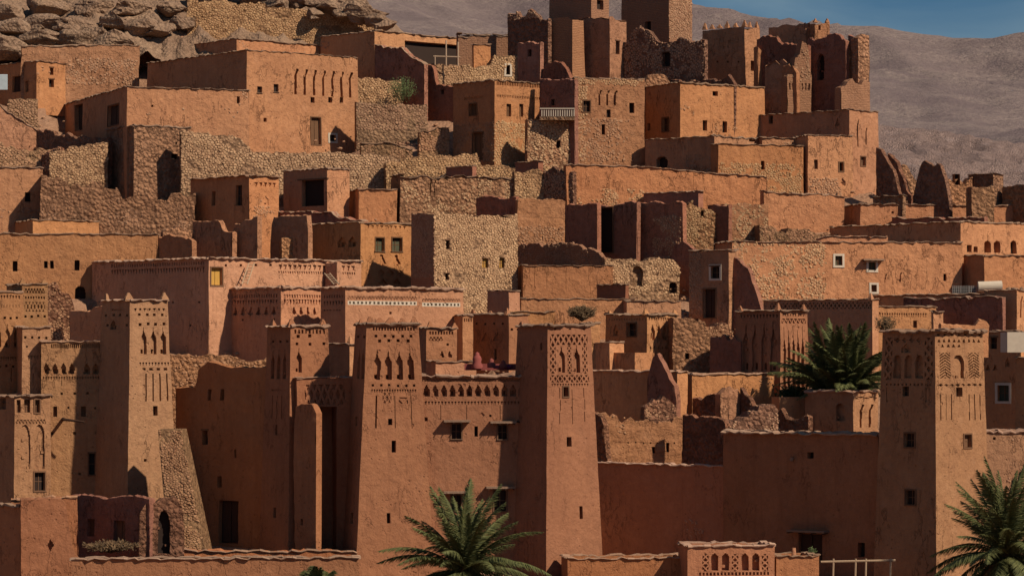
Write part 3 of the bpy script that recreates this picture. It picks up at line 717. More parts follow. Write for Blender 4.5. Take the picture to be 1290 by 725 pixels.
for (side, tier), L_b in rows_.items():
    for n_, (x, y, r) in enumerate(sorted(L_b)):
        Y = row2Y(y + 8) - 2; c = at(x, y, Y); mb = MB(); i += 1; rock_mesh(mb, c, r * 1.3 * (Y + CD) / F, .62, 4 if r > 12 else 3, i * 3.7)
        size = 'large' if r > 19 else 'medium' if r > 12 else 'small'
        top(mb, 'boulder', M['rock'], f'{size} brown boulder, {ORD[min(n_, 19)]} from the left in the {tier} tier of the {side}', 'boulder', c - Vector((0, 0, r * .04)), 'boulders of the rock outcrop')
WALL('dry stone retaining wall below the boulders at the top of the frame', 236, 505, [(236, -4), (330, 2), (380, 10), (430, 20), (505, 40)], 50, 14, 'mortar', name='stone_wall', Rr=[('s', 236, 505, -8, 70, 4.6, 1, 'stone')], rag=.3)
WALL('long earth wall with a flat stone coping under the outcrop boulders', 27, 175, [(27, 57), (175, 56)], 104, 14, 'pise', cop='c', rag=.1, name='earth_wall', Rr=[('s', 84, 172, 74, 106, 4.5, .62, 'rstone')])
WALL('low tan wall behind the roof of the large arcaded house', 148, 300, [(148, 44), (210, 43), (300, 50)], 60, 12, 'pise', rag=.4, Rr=[('s', 148, 300, 40, 62, 4.5, .6, 'rstone')])
H('small ochre house at the left edge with two little windows one above the other', -20, 46, 89, 77, 178, 44, 'ochre', Y=row2Y(112), L=[('w', 21, 106, 11, 20, 'dD'), ('w', 34, 109, 4, 14, 'k')], Rr=[('w', 65, 90, 4.5, 9, 'kL'), ('w', 65, 105, 6, 10, 'kL')], bat=.01)
H('dark walled house with two tall openings beside a long orange wall', 81, 160, 314, 109, 176, 22, 'orange', Y=79, L=[('w', 99, 148, 10, 33, 'k'), ('w', 143, 145, 14, 25, 'dDF')], Rr=[('o', 192, 192, 133, 1, 3), ('w', 300, 126, 4, 9, 'k')], mL='red')
H('largest orange house at upper left with seven curved flutes carved under its parapet', 186, 311, 450, 63, 196, 38, 'orange', Y=row2Y(178), bat=.02, mL='red',
  Rr=[('p', 367, 447, 88, 121, 'hook', 7, .24, 'fluting'), ('w', 327, 113, 6, 8, 'vS'), ('w', 348, 111, 6, 10, 'vS'), ('w', 394, 126, 5, 7, 'k'), ('w', 416, 126, 5, 7, 'k'), ('w', 430, 126, 4, 7, 'k'), ('w', 398, 165, 12, 34, 'bDF'), ('w', 419, 174, 8, 8, 'vW'), ('w', 334, 151, 4, 5, 'k')], cell=.5)
H('upper storey set back on the large arcaded house', 213, 298, 411, 49, 66, 42, 'orange', Y=row2Y(150) + 9, mL='red', zb=30)
H('blocky rough tower with a dark plastered side, below the two tall openings', 134, 169, 240, 158, 246, 30, 'earth', Y=row2Y(232), mL='red', name='tower', cat='tower', Rr=[('w', 220, 197, 8, 7, 'k'), ('p', 190, 200, 194, 201, 'net', 2, .06, 'grille'), ('o', 222, 232, 180, 2, 2.5)], bat=.01)
WALL('stone retaining wall below the largest arcaded house', 228, 505, [(228, 163), (300, 168), (318, 190), (440, 191), (505, 196)], 236, 12, 'mortar', name='stone_wall', t=1.2, Rr=[('s', 228, 505, 160, 245, 5.4, 1, 'stone')], rag=.25)
WALL('stone wall standing left of the blocky rough tower', 62, 136, [(62, 188), (90, 180), (136, 178)], 226, 10, 'mortar', name='stone_wall', t=1, Rr=[('s', 62, 136, 176, 232, 5.2, 1, 'stone')], Y=row2Y(224))
WALL('ragged stone terrace at the left edge under the ramp', -10, 75, [(-10, 175), (30, 184), (75, 190)], 205, 8, 'mortar', name='stone_wall', t=1, Rr=[('s', -10, 75, 172, 215, 5.2, 1, 'rstone')], Y=row2Y(200))
WALL('small stone wall below the house with two little windows', 10, 48, 123, 160, 12, 'mortar', name='stone_wall', t=1, Rr=[('s', 10, 48, 122, 168, 4.8, 1, 'rstone')], Y=row2Y(152))
WALL('sloping plastered ramp wall descending at the left edge', -5, 60, [(-5, 128), (10, 140), (50, 166), (60, 166)], 176, 16, 'pise', rag=.1, cop='c', name='ramp_wall', t=.6, Y=row2Y(165))
WALL('low dark earth bank right of the ramp wall', 46, 136, [(46, 160), (90, 168), (136, 172)], 182, -42, 'dearth', t=1, Y=row2Y(188))
WALL('dark stone wall end between the terrace and the stone wall', 52, 76, [(52, 192), (76, 184)], 212, -40, 'dearth', t=.8, Y=row2Y(204), Rr=[('s', 52, 76, 180, 215, 5, .8, 'rstone')])

# ================================================================ TOP OF THE HILL, MIDDLE
H('dark house with a black roofed porch and stick railing near the hilltop', 404, 472, 592, 39, 100, 42, 'ochre', Y=row2Y(92) , mL='red', L=[('s', 404, 440, 40, 60, 4, .4, 'rstone')], Rr=[('w', 549, 68, 78, 27, 'k')], cell=.5)
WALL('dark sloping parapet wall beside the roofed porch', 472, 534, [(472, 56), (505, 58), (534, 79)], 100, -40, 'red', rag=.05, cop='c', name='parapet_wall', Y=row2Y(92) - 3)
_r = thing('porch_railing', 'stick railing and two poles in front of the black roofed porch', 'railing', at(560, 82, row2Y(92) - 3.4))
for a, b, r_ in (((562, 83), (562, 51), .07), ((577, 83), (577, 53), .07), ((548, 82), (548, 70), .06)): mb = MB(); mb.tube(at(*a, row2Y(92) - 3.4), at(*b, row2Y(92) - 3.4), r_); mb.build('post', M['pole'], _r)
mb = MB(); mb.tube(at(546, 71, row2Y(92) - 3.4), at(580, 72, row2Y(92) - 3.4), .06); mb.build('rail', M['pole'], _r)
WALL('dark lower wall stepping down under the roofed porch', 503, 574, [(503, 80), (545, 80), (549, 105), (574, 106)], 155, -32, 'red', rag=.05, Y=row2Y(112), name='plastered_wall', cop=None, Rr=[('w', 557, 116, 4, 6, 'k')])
WALL('yellow stone parapet below the porch of the hilltop house', 549, 592, [(549, 81), (592, 81)], 104, 20, 'mortar', name='stone_wall', t=.6, Rr=[('s', 549, 592, 78, 108, 4.6, 1, 'stone')], Y=row2Y(108), rag=.15)
WALL('low stone wall right of the roofed porch behind the pink gateway house', 588, 655, [(588, 82), (618, 82), (620, 69), (655, 70)], 102, 16, 'mortar', name='stone_wall', t=.8, Rr=[('s', 588, 655, 66, 106, 4.6, .95, 'stone'), ('w', 640, 88, 5, 12, 'kW')], Y=row2Y(96), rag=.15)
H('brown brick storehouse with a ragged top behind the porch', 575, 577, 656, 42, 84, 10, 'brick', Y=row2Y(76), rag=.3, cop='c')
H('small ochre outhouse beside the porch poles', 595, 597, 618, 56, 82, 14, 'ochre', Y=row2Y(90), cop='c')
WALL('stone terrace wall beneath the green shrub', 449, 538, [(449, 124), (500, 128), (538, 130)], 160, 12, 'mortar', name='stone_wall', t=1, Rr=[('s', 449, 538, 122, 164, 4.6, 1, 'rstone')], Y=row2Y(156))
WALL('stone terrace wall to the left of the green shrub', 448, 506, [(448, 96), (506, 99)], 130, 12, 'mortar', name='stone_wall', t=1, Rr=[('s', 448, 506, 94, 132, 4.6, 1, 'stone')], Y=row2Y(124))
shrub('grey green shrub growing on the stone terrace beside the dark wall', 507, 113, row2Y(130), 1.7, 1.35, n=1500)
WALL('low crumbling wall zigzagging down the path, left end', 455, 520, [(455, 176), (490, 174), (520, 186)], 192, 14, 'mortar', t=.6, cop='c', Rr=[('s', 455, 520, 170, 200, 4.8, .8, 'rstone')], Y=row2Y(188))
WALL('low crumbling wall on the path left of the gateway door', 528, 566, [(528, 164), (560, 158), (566, 160)], 184, 14, 'mortar', t=.6, cop='c', Rr=[('s', 528, 566, 155, 190, 4.8, .8, 'rstone')], Y=row2Y(178))
WALL('stony wall below the gateway door', 486, 690, [(486, 200), (530, 192), (600, 190), (606, 206), (690, 208)], 224, 10, 'mortar', t=1.2, Rr=[('s', 486, 690, 188, 232, 5.2, 1, 'stone')], Y=row2Y(222))
H('pink upper storey house over a brick gateway with a brown wooden door', 571, 623, 682, 101, 206, 40, 'orange', mL='pink', Y=row2Y(200), ct=.13,
  L=[('w', 596, 138, 9, 14, 'bF'), ('w', 602, 184, 13, 34, 'bDF'), ('p', 573, 622, 122, 125, 'dent', 1, .06, 'moulding'), ('s', 571, 622, 156, 205, 4.2, .75, 'rstone')],
  Rr=[('p', 625, 680, 103, 109, 'dent', 26, .1), ('p', 625, 680, 121, 124, 'dent', 26, .07), ('w', 641, 139, 6, 16, 'bF'), ('w', 657, 139, 5, 16, 'bF'), ('s', 623, 682, 154, 212, 5.4, 1, 'stone')])
WALL('dark recessed wall of the balcony left of the stone banded house', 680, 724, 99, 200, -25, 'red', rag=0, name='plastered_wall', Y=row2Y(196), Rr=[('w', 696, 129, 5, 8, 'k')])
_r = thing('balcony', 'small balcony with a white baluster rail between the gateway house and the stone banded house', 'balcony', at(702, 150, row2Y(212)))
mb = MB(); y_ = row2Y(212); mb.box(at(680, 151, y_), at(724, 151, y_) - at(680, 151, y_), Vector((0, 1.6, 0)), Vector((0, 0, .3))); mb.build('floor', M['mortar'], _r)
for i in range(15): q = at(682 + i * 2.9, 148, y_); mb = MB(); mb.box(q, Vector((.09, 0, 0)), Vector((0, .09, 0)), Vector((0, 0, .78))); mb.build('baluster', M['white'], _r)
mb = MB(); mb.box(at(680, 137.4, y_ - .06), at(724, 137.4, y_) - at(680, 137.4, y_), Vector((0, .16, 0)), Vector((0, 0, .1))); mb.build('rail', M['white'], _r)
H('stone banded house with carved brackets and scattered small windows, centre top', 722, 723, 812, 98, 206, 16, 'pise', Y=row2Y(202), ll=8, cover=.06,
  Rr=[('s', 722, 810, 97, 107, 4.6, 1, 'stone'), ('w', 739, 134, 9, 14, 'vF'), ('w', 767, 143, 5, 10, 'vF'), ('w', 796, 136, 6.5, 13, 'kF'), ('w', 760, 163, 4.5, 13, 'k'), ('w', 704, 182, 5, 10, 'k'), ('p', 751, 780, 113, 133, 'hook', 3, .2, 'fluting'), ('s', 722, 812, 150, 206, 5, .55, 'rstone'), ('s', 724, 740, 108, 150, 4.6, .8, 'stone')], cell=.45)
WALL('rough lit wall below the balcony', 664, 738, [(664, 150), (738, 150)], 210, 14, 'earth', t=1, Y=row2Y(208), rag=.1, Rr=[('w', 704, 182, 5, 10, 'kL'), ('s', 664, 738, 150, 214, 5.2, .62, 'stone')])
H('orange house with a dark door slit on its shaded side, below the crenellated tower', 810, 857, 963, 104, 178, 34, 'orange', mL='red', Y=row2Y(186), ct=.13,
  L=[('w', 838, 157, 8, 17, 'dF'), ('w', 817, 160, 4, 9, 'k')], Rr=[('w', 901, 118, 7, 6, 'k'), ('w', 888, 158, 5.5, 13, 'kF'), ('w', 913, 160, 6, 14, 'kF')], bat=.012)
H('low house with a black archway at its dark side and a white plaque', 813, 900, 1014, 171, 248, 46, 'orange', mL='red', Y=row2Y(232), L=[('a', 834, 206, 20, 19, 'dark'), ('p', 867, 877, 174, 184, 'dots', 1, .03, 'plaque'), ('s', 860, 898, 195, 215, 4, .6, 'rstone')],
  Rr=[('w', 948, 176, 9, 5, 'k'), ('s', 900, 1012, 192, 246, 4.8, .78, 'stone'), ('w', 961, 208, 4.5, 11, 'k')])
H('plain orange wing stepped in front of the low arched house', 904, 905, 1012, 181, 246, 20, 'orange', Y=row2Y(240), ll=4, Rr=[('s', 906, 1010, 206, 246, 4.8, .8, 'stone'), ('w', 961, 208, 4.5, 11, 'k')])
WALL('small dark domed hump of mud wall at the foot of the brick tower', 681, 719, [(681, 98), (688, 80), (696, 76), (706, 76), (713, 84), (719, 98)], 104, -20, 'red', t=1.6, rag=.1, Y=row2Y(150) + 2)
# the tower group on the crest
H('squat brick tower with rounded sides left of the tallest dark tower', 677, 721, 735, 20, 100, 50, 'brick', Y=row2Y(108), rag=.4, cop=None, name='tower', cat='tower', bat=.02)
H('tall dark tower with a lit right flank and one slit window', 720, 768, 789, 19, 100, 48, 'pise', mL='red', Y=row2Y(100) - 1, rag=.5, cop=None, name='tower', cat='tower', Rr=[('w', 778, 60, 5, 17, 'kL')])
H('upper block of the tall dark tower with a window at its lit corner', 692, 745, 767, -16, 30, 48, 'brick', mL='red', Y=row2Y(100) + 1, cop=None, name='tower', cat='tower', Rr=[('w', 756, 6, 8, 12, 'k')], zb=31)
H('broad square tower cut by the top of the frame with a lit stone flank', 783, 843, 872, -28, 100, 42, 'brick', mL='red', Y=row2Y(100) + 6, cop=None, name='tower', cat='tower', L=[('w', 816, 34, 8, 14, 'k')], Rr=[('s', 843, 872, -28, 50, 4.2, 1, 'rstone')])
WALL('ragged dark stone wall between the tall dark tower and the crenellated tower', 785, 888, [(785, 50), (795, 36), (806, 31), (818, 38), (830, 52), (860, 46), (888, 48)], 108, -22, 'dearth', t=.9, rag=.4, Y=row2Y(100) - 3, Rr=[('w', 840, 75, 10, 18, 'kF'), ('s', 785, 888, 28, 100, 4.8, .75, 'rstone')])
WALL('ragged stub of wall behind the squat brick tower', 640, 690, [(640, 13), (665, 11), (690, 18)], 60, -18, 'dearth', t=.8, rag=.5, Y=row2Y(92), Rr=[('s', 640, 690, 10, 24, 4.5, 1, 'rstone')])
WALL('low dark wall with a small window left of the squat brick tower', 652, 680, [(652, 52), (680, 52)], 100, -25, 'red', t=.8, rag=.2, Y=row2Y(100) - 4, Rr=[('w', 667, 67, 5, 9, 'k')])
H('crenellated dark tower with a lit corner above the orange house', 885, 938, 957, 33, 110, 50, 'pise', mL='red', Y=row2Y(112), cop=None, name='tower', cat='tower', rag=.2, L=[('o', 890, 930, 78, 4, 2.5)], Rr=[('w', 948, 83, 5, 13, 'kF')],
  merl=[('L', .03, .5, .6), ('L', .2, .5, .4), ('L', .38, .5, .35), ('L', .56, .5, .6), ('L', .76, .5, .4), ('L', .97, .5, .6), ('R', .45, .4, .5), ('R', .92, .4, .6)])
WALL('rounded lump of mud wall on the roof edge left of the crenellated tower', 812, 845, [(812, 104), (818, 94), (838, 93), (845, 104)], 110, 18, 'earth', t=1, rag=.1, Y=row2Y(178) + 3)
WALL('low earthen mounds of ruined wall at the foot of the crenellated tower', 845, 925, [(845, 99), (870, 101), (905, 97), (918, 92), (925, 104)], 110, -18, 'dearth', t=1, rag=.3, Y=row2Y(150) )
# the ruined kasbah
K = row2Y(180)
H('broken upper block of the ruined hilltop kasbah with notched top', 968, 1015, 1021, 27, 110, 62, 'pise', mL='red', Y=K + 9, cop=None, rag=.6, name='ruined_tower', cat='ruin', zb=22)
H('small notched turret on top of the ruined kasbah', 1019, 1026, 1045, 28, 100, 20, 'pise', Y=K + 8, cop=None, rag=.3, name='ruined_tower', cat='ruin', zb=22, merl=[('R', .1, .4, .35), ('R', .9, .4, .4)], Rr=[('w', 1032, 35, 3, 6, 'k')])
WALL('dark rear wall of the ruined kasbah with a ragged top', 953, 1018, [(953, 44), (957, 41), (966, 42), (984, 43), (985, 46), (999, 44), (1012, 46), (1018, 47)], 140, -30, 'red', t=.8, Y=K + 7.5, zb=18, rag=.5)
WALL('dark wall of the ruined kasbah pierced by a tall arched window', 1018, 1066, [(1018, 45), (1030, 42), (1052, 41), (1066, 46)], 140, -35, 'red', t=.9, Y=K + 5, zb=18, Rr=[('a', 1034, 84, 13, 34, 'dark'), ('p', 1024, 1046, 54, 62, 'zig', 3, .05)])
WALL('jagged lit pier left of the arched window in the ruined kasbah', 992, 1022, [(992, 88), (998, 86), (1001, 80), (1001.5, 64), (1009, 62), (1010, 50), (1018, 49), (1019, 82), (1022, 90)], 140, 22, 'brick', t=1, Y=K + 3.5, zb=18, rag=.6, Rr=[('s', 993, 1021, 62, 104, 4.2, .6, 'rstone'), ('p', 994, 1021, 104, 113, 'dent', 7, .12)])
H('stepped dark lump of wall left of the jagged pier', 964, 990, 994, 71, 145, 46, 'pise', Y=K + 4.5, zb=18, rag=1.3, cop=None, name='ruined_wall', cat='wall')
WALL('eroded right hand pier of the ruined kasbah', 1062, 1072, [(1062, 44), (1072, 46)], 140, 24, 'earth', t=.8, Y=K + 4, zb=18, rag=.5)
WALL('narrow dark recess wall at the right of the ruined kasbah', 1068, 1088, [(1068, 44), (1088, 45)], 110, -30, 'red', t=.8, Y=K + 5.5, zb=18, rag=.2)
WALL('thin broken outer pier at the right corner of the ruined kasbah', 1081, 1095, [(1081, 46), (1088, 42), (1095, 44)], 140, 26, 'earth', t=1.2, Y=K + 3, zb=18, rag=.4)
WALL('broken lit masonry under the recess of the ruined kasbah', 1060, 1096, [(1060, 104), (1072, 98), (1083, 100), (1096, 90)], 145, 22, 'brick', t=1.2, Y=K + 1.5, zb=18, rag=.6)
H('lower block of the ruined kasbah, dark terrace front and tall orange corner', 958, 1070, 1106, 138, 252, 46, 'orange', mL='red', Y=K - 3, cop='c', bat=.015, ct=.07, L=[('w', 971, 150, 5, 12, 'k'), ('p', 1050, 1060, 148, 160, 'utri', 1, .1, 'niche')],
  Rr=[('w', 1087, 203, 6, 11, 'bF'), ('p', 1078, 1083, 150, 185, 'hook', 1, .25, 'crack'), ('p', 1089, 1094, 160, 182, 'hook', 1, .2, 'crack')])
H('orange front house of the kasbah with a chipped stone foot', 1016, 1018, 1074, 170, 252, 16, 'orange', Y=K - 7, ll=3.5, cop='c', ct=.06, bat=.01, Rr=[('w', 1028, 207, 5, 12, 'bF'), ('w', 1060, 210, 5, 11, 'kF'), ('p', 1057, 1067, 224, 234, 'arch', 1, .12, 'niche'), ('s', 1018, 1060, 224, 250, 4.6, .8, 'rstone')])
H('low orange wing with a dark parapet left of the kasbah front house', 957, 960, 1017, 173, 240, 14, 'orange', Y=K - 5, ll=3, ct=.08)

WALL('lit broken flank sloping down from the crenellated tower', 955, 966, [(955, 54), (959, 58), (962, 62), (964, 76), (966, 98)], 140, 26, 'orange', t=.8, Y=95.5, zb=18, rag=.3)
WALL('dark ledge of wall with a lit top beside the jagged pier', 986, 1004, [(986, 80), (992, 78), (1000, 82), (1004, 90)], 140, -43, 'pise', t=.6, Y=K + 4, zb=18, rag=.4)
# ================================================================ RIGHT EDGE OF THE HILLTOP
def fins(label, prof, th, Y, m='earth', t=1.0): WALL(label, prof[0][0], prof[-1][0], prof, 255, th, m, t=t, Y=Y, rag=.5, zb=ground(60, Y) - 2 if False else None)
for lab, pr, th in (('eroded sloping fin of mud wall against the kasbah corner', [(1104, 184), (1112, 188), (1124, 214), (1134, 242), (1140, 250)], -40),
                    ('second eroded fin of mud wall running down to the right', [(1118, 190), (1128, 196), (1140, 224), (1148, 246)], -36),
                    ('third stubby eroded fin with a lit rounded edge', [(1130, 204), (1142, 204), (1156, 222), (1160, 248)], 24)):
    WALL(lab, pr[0][0], pr[-1][0], pr, 256, th, 'dearth' if th < 0 else 'earth', t=1.0, Y=row2Y(258) + (2 if th < 0 else 4), rag=.6)  # fins turned from the sun take darker earth, shade put into the colour
WALL('broad dark leaning ruin wall with a two stepped top right of the fins', 1150, 1196, [(1150, 250), (1158, 206), (1162, 199), (1173, 203), (1184, 201), (1192, 230), (1196, 252)], 256, -36, 'dearth', t=1.4, Y=row2Y(256), rag=.4)
WALL('pale eroded wall with a dark window gap right of the leaning ruin', 1192, 1226, [(1192, 222), (1202, 226), (1208, 218), (1214, 224), (1226, 220)], 258, 20, 'earth', t=1, Y=row2Y(256) + 2, rag=.4, Rr=[('w', 1206, 226, 7, 14, 'k')])
H('flat topped dark ruin box over a pale wall near the right edge', 1220, 1251, 1264, 219, 258, 50, 'earth', mL='red', Y=row2Y(256) + 2, cop='c', ct=.06)
WALL('pale low ruin wall in front of the flat topped box', 1224, 1252, [(1224, 236), (1252, 234)], 258, 20, 'earth', t=1, Y=row2Y(258) - 3, rag=.2)
H('last dark ruin block at the right edge of the crest', 1262, 1300, 1330, 231, 262, 40, 'earth', mL='dearth', Y=row2Y(258), cop=None, rag=.3)
H('small low dark block on the wall right of the kasbah', 1100, 1137, 1141, 246, 262, 60, 'earth', mL='red', Y=row2Y(264), ct=.06)
H('long low orange terrace house at the right, uppermost of three', 1052, 1084, 1300, 257, 284, 13, 'orange', mL='red', Y=72.5, ll=6, Rr=[('o', 1125, 1125, 268, 1, 3)])
WALL('thin dark wall stepping up between the two upper right terraces', 1124, 1240, [(1124, 273), (1240, 271)], 286, -18, 'red', t=.6, rag=0, cop='c', Y=row2Y(283) - 1)
H('long dark fronted terrace house at the right with a lit arched gallery', 1045, 1210, 1330, 279, 324, 38, 'orange', mL='red', Y=60.5, Rr=[('w', 1221, 313, 6, 9, 'k'), ('w', 1229, 314, 5, 7, 'k'), ('p', 1238, 1262, 303, 318, 'gap', 2, .5, 'arcade'), ('a', 1277, 311, 11, 17, 'dark')])
H('wide flaking orange house with two whitewashed windows on the right', 921, 922, 1212, 304, 388, 9, 'orange', Y=row2Y(368), ll=6, ct=.11, cell=.5, amp=.06,
  Rr=[('w', 1056.5, 328, 9, 12, 'gW'), ('w', 1099, 335, 9, 10, 'gWC'), ('w', 1101, 363, 7, 9, 'bW'), ('w', 1190, 349, 4, 9, 'k'), ('s', 924, 1040, 306, 384, 5.2, .56, 'stone'), ('p', 1113, 1118, 345, 356, 'hook', 1, .1, 'crack'), ('p', 1131, 1138, 343, 355, 'hook', 1, .1, 'crack')])
WALL('low ledge wall on the roof of the wide flaking house', 1030, 1118, [(1030, 300), (1052, 297), (1118, 298)], 312, 8, 'orange', t=.5, rag=.05, cop='c', Y=row2Y(368) + 3)
H('orange cube house at the right edge with a dark side', 1214, 1240, 1310, 321, 368, 26, 'orange', mL='red', Y=row2Y(362))
WALL('stony rubble bank with a pale marker post behind the wide flaking house', 958, 1046, [(958, 280), (990, 286), (1020, 284), (1046, 290)], 306, 8, 'mortar', t=3, Y=row2Y(318), rag=.5, Rr=[('s', 958, 1046, 276, 308, 4.6, .7, 'rstone')])

# ================================================================ THE LONG ORANGE WALL AND THE RUINS BELOW IT
WALL('long smooth orange wall curving under the stone banded house', 714, 966, [(714, 207), (790, 208), (850, 213), (900, 217), (966, 222)], 280, 10, 'orange', t=1.2, rag=.08, cop='c', name='long_wall', Y=row2Y(262), amp=.08, Rr=[('s', 716, 810, 238, 275, 5, .6, 'stone')])
WALL('continuation of the orange wall below the kasbah front', 962, 1064, [(962, 240), (1000, 243), (1064, 246)], 290, 10, 'orange', t=1.2, rag=.08, cop='c', name='long_wall', Y=row2Y(268), amp=.08)
H('rough stony house with a dark left end above the tall golden stone house', 492, 504, 688, 219, 282, 12, 'earth', mL='red', Y=row2Y(262), cop='c', ct=.07, rag=.3, Rr=[('s', 506, 686, 226, 268, 4.6, .55, 'stone'), ('p', 540, 550, 226, 246, 'hook', 2, .2, 'crack')])
H('small dark block set in rubble right of the rough stony house', 649, 678, 684, 203, 218, 60, 'red', Y=row2Y(232), cop='c', ct=.07)
H('little dark block on the roof line of the rough stony house', 562, 595, 600, 209, 224, 60, 'red', Y=row2Y(234), cop='c', ct=.07)
WALL('low dark wall below the rough stony house', 600, 650, [(600, 247), (646, 245), (650, 246)], 268, -30, 'red', t=1, Y=row2Y(275), rag=.15)
WALL('dark rubble gully wall left of the long smooth wall', 684, 722, [(684, 214), (700, 206), (722, 212)], 256, -30, 'dearth', t=1, Y=row2Y(256), rag=.5, Rr=[('s', 684, 722, 200, 250, 5, .9, 'rstone')])
WALL('rough pale patch of wall below the gully', 648, 716, [(648, 214), (680, 212), (716, 242)], 262, 12, 'mortar', t=1, Y=row2Y(258) + 1, rag=.4, Rr=[('s', 648, 716, 205, 260, 5, .8, 'stone')])
H('low orange brown store with a shaded front, left of the rough stony house', 440, 452, 500, 238, 268, 14, 'orange', Y=row2Y(266), ct=.09)
WALL('low layered wall right of the tall golden stone house', 652, 712, [(652, 246), (700, 248), (712, 250)], 310, 10, 'pise', t=1, Y=row2Y(292), rag=.3, Rr=[('s', 652, 712, 285, 310, 4.8, 1, 'rstone')])
WALL('dark brick wall with a lit post below the ruined courtyard', 650, 762, [(650, 304), (700, 303), (735, 306), (762, 320)], 336, -22, 'brick', t=.8, Y=row2Y(330), rag=.4, Rr=[('s', 650, 740, 302, 336, 3.6, .75, 'rstone')])
WALL('dark pillar left of the tall black doorway in the ruined courtyard', 712, 752, [(712, 257), (716, 254), (752, 256)], 326, -28, 'red', t=.8, Y=row2Y(318), rag=.15)
WALL('dark courtyard wall containing the tall black doorway', 745, 802, [(745, 256), (776, 258), (802, 252)], 330, -14, 'red', t=1.2, Y=row2Y(318) + .5, rag=.12, Rr=[('w', 762, 290, 20, 56, 'kDF')])
WALL('long dark ruined wall right of the tall black doorway', 774, 860, [(774, 256), (800, 252), (834, 251), (835, 255), (860, 252)], 330, -24, 'red', t=.9, Y=row2Y(322), rag=.2, Rr=[('s', 822, 858, 272, 325, 5, .8, 'rstone')])
WALL('rough lit end of the ruined courtyard with a small round hole', 854, 902, [(854, 252), (880, 252), (902, 262)], 318, 14, 'earth', t=2, Y=row2Y(316), rag=.5, Rr=[('w', 885, 269, 4, 8, 'k'), ('s', 856, 900, 252, 312, 4.6, .5, 'stone')])
WALL('dark square wall slab standing on the rough lit end', 892, 918, [(892, 256), (918, 255)], 290, -30, 'red', t=.8, Y=row2Y(312), rag=.12)
WALL('pale rubble wall right of the dark square slab', 914, 968, [(914, 255), (968, 252)], 306, 10, 'pise', t=2, Y=row2Y(308), rag=.3, Rr=[('s', 914, 968, 252, 305, 4.8, .5, 'stone')])
H('long low dark block on the ledge under the long smooth wall', 811, 880, 886, 241, 256, 55, 'red', Y=row2Y(282), ct=.07)
H('orange chequered wall block with thin vertical cracks below the dark brick wall', 651, 659, 772, 334, 372, 9, 'orange', Y=row2Y(368), ll=4, ct=.06, Rr=[('p', 672, 675, 337, 366, 'slit', 1, .06, 'crack'), ('p', 688, 690, 337, 366, 'slit', 1, .06, 'crack'), ('p', 712, 714, 337, 366, 'slit', 1, .06, 'crack'), ('p', 741, 743, 337, 352, 'slit', 1, .06, 'crack')])
WALL('lit stone wall with two black cave like openings under the ruined courtyard', 762, 856, [(762, 323), (850, 322), (856, 330)], 372, 10, 'mortar', t=2, Y=row2Y(356), rag=.4, Rr=[('a', 803, 347, 18, 26, 'dark'), ('a', 849, 362, 16, 14, 'dark'), ('s', 764, 856, 322, 372, 4.8, .85, 'stone')])
H('small dusky house with a pale framed square window and a dark door', 868, 918, 930, 314, 408, 60, 'pise', mL='red', Y=row2Y(392), rag=.2, cop='c', ct=.07, L=[('w', 901, 343, 11, 15, 'vWL'), ('w', 894, 382, 15, 36, 'dDF'), ('s', 868, 884, 318, 400, 4.6, .8, 'rstone')])
WALL('rounded dark lump of wall left of the dusky house', 845, 882, [(845, 322), (850, 306), (862, 303), (872, 310), (882, 322)], 350, -24, 'red', t=1, Y=row2Y(340), rag=.15)
WALL('dark triangular broken wall leaning at the wide flaking house', 916, 968, [(916, 320), (928, 322), (940, 334), (952, 358), (960, 386), (968, 390)], 392, -26, 'red', t=1, Y=row2Y(396), rag=.3)
H('low orange parapet house below the orange chequered block', 655, 657, 800, 376, 408, 7, 'orange', Y=row2Y(400), ll=4, ct=.08)
H('small dark box on the low orange parapet house', 752, 788, 792, 358, 380, 60, 'red', Y=row2Y(392), ct=.08)
H('orange ledge wall under the two cave openings', 788, 790, 858, 379, 400, 10, 'orange', Y=row2Y(402), ll=3, ct=.08)

# ================================================================ LEFT MIDDLE
H('pinkish earth house at the left edge with a dotted frieze under its coping', -30, -28, 54, 210, 282, 16, 'ochre', Y=row2Y(272), ll=6, Rr=[('p', -5, 50, 209, 213, 'dots', 18, .1), ('w', 35, 248, 7, 12, 'k'), ('s', 0, 52, 262, 276, 4, .4, 'rstone')])
WALL('rough eroded earth bank below the stone wall, left', 52, 245, [(52, 214), (90, 224), (140, 228), (170, 238), (200, 246), (245, 236)], 300, 8, 'earth', t=3, Y=row2Y(282), rag=.8, amp=.22, Rr=[('s', 54, 240, 214, 300, 4.8, .34, 'rstone')])
H('narrow ochre storey above the long ochre house at left', -30, 41, 125, 277, 300, 24, 'ochre', mL='red', Y=row2Y(298))
H('long plain ochre house with four small dark windows at left', -40, -38, 199, 294, 392, 8, 'ochre', Y=row2Y(352), ll=7, Rr=[('w', 19, 335, 6, 13, 'k'), ('w', 58, 333, 4.5, 9, 'k'), ('w', 65.5, 333, 4.5, 10, 'k'), ('w', 97, 334, 6.5, 13, 'kF'), ('a', 101, 374, 19, 29, 'dark')], cell=.5, amp=.05)
WALL('dark broken wall stub behind the roof of the pink house', 194, 242, [(194, 296), (214, 294), (240, 299), (242, 300)], 330, -30, 'pise', t=.7, Y=row2Y(345), rag=.25)
WALL('pale pink ruined lump of wall on the roof of the pink house', 205, 272, [(205, 290), (215, 283), (240, 286), (258, 282), (268, 300), (272, 322)], 330, 18, 'earth', t=1, Y=row2Y(345) + 3, rag=.5)
WALL('stepped dark ruin wall in front of the shuttered house', 242, 292, [(242, 277), (277, 277), (278, 284), (281, 290), (292, 291)], 330, -28, 'pise', t=.8, Y=row2Y(330), rag=.15)
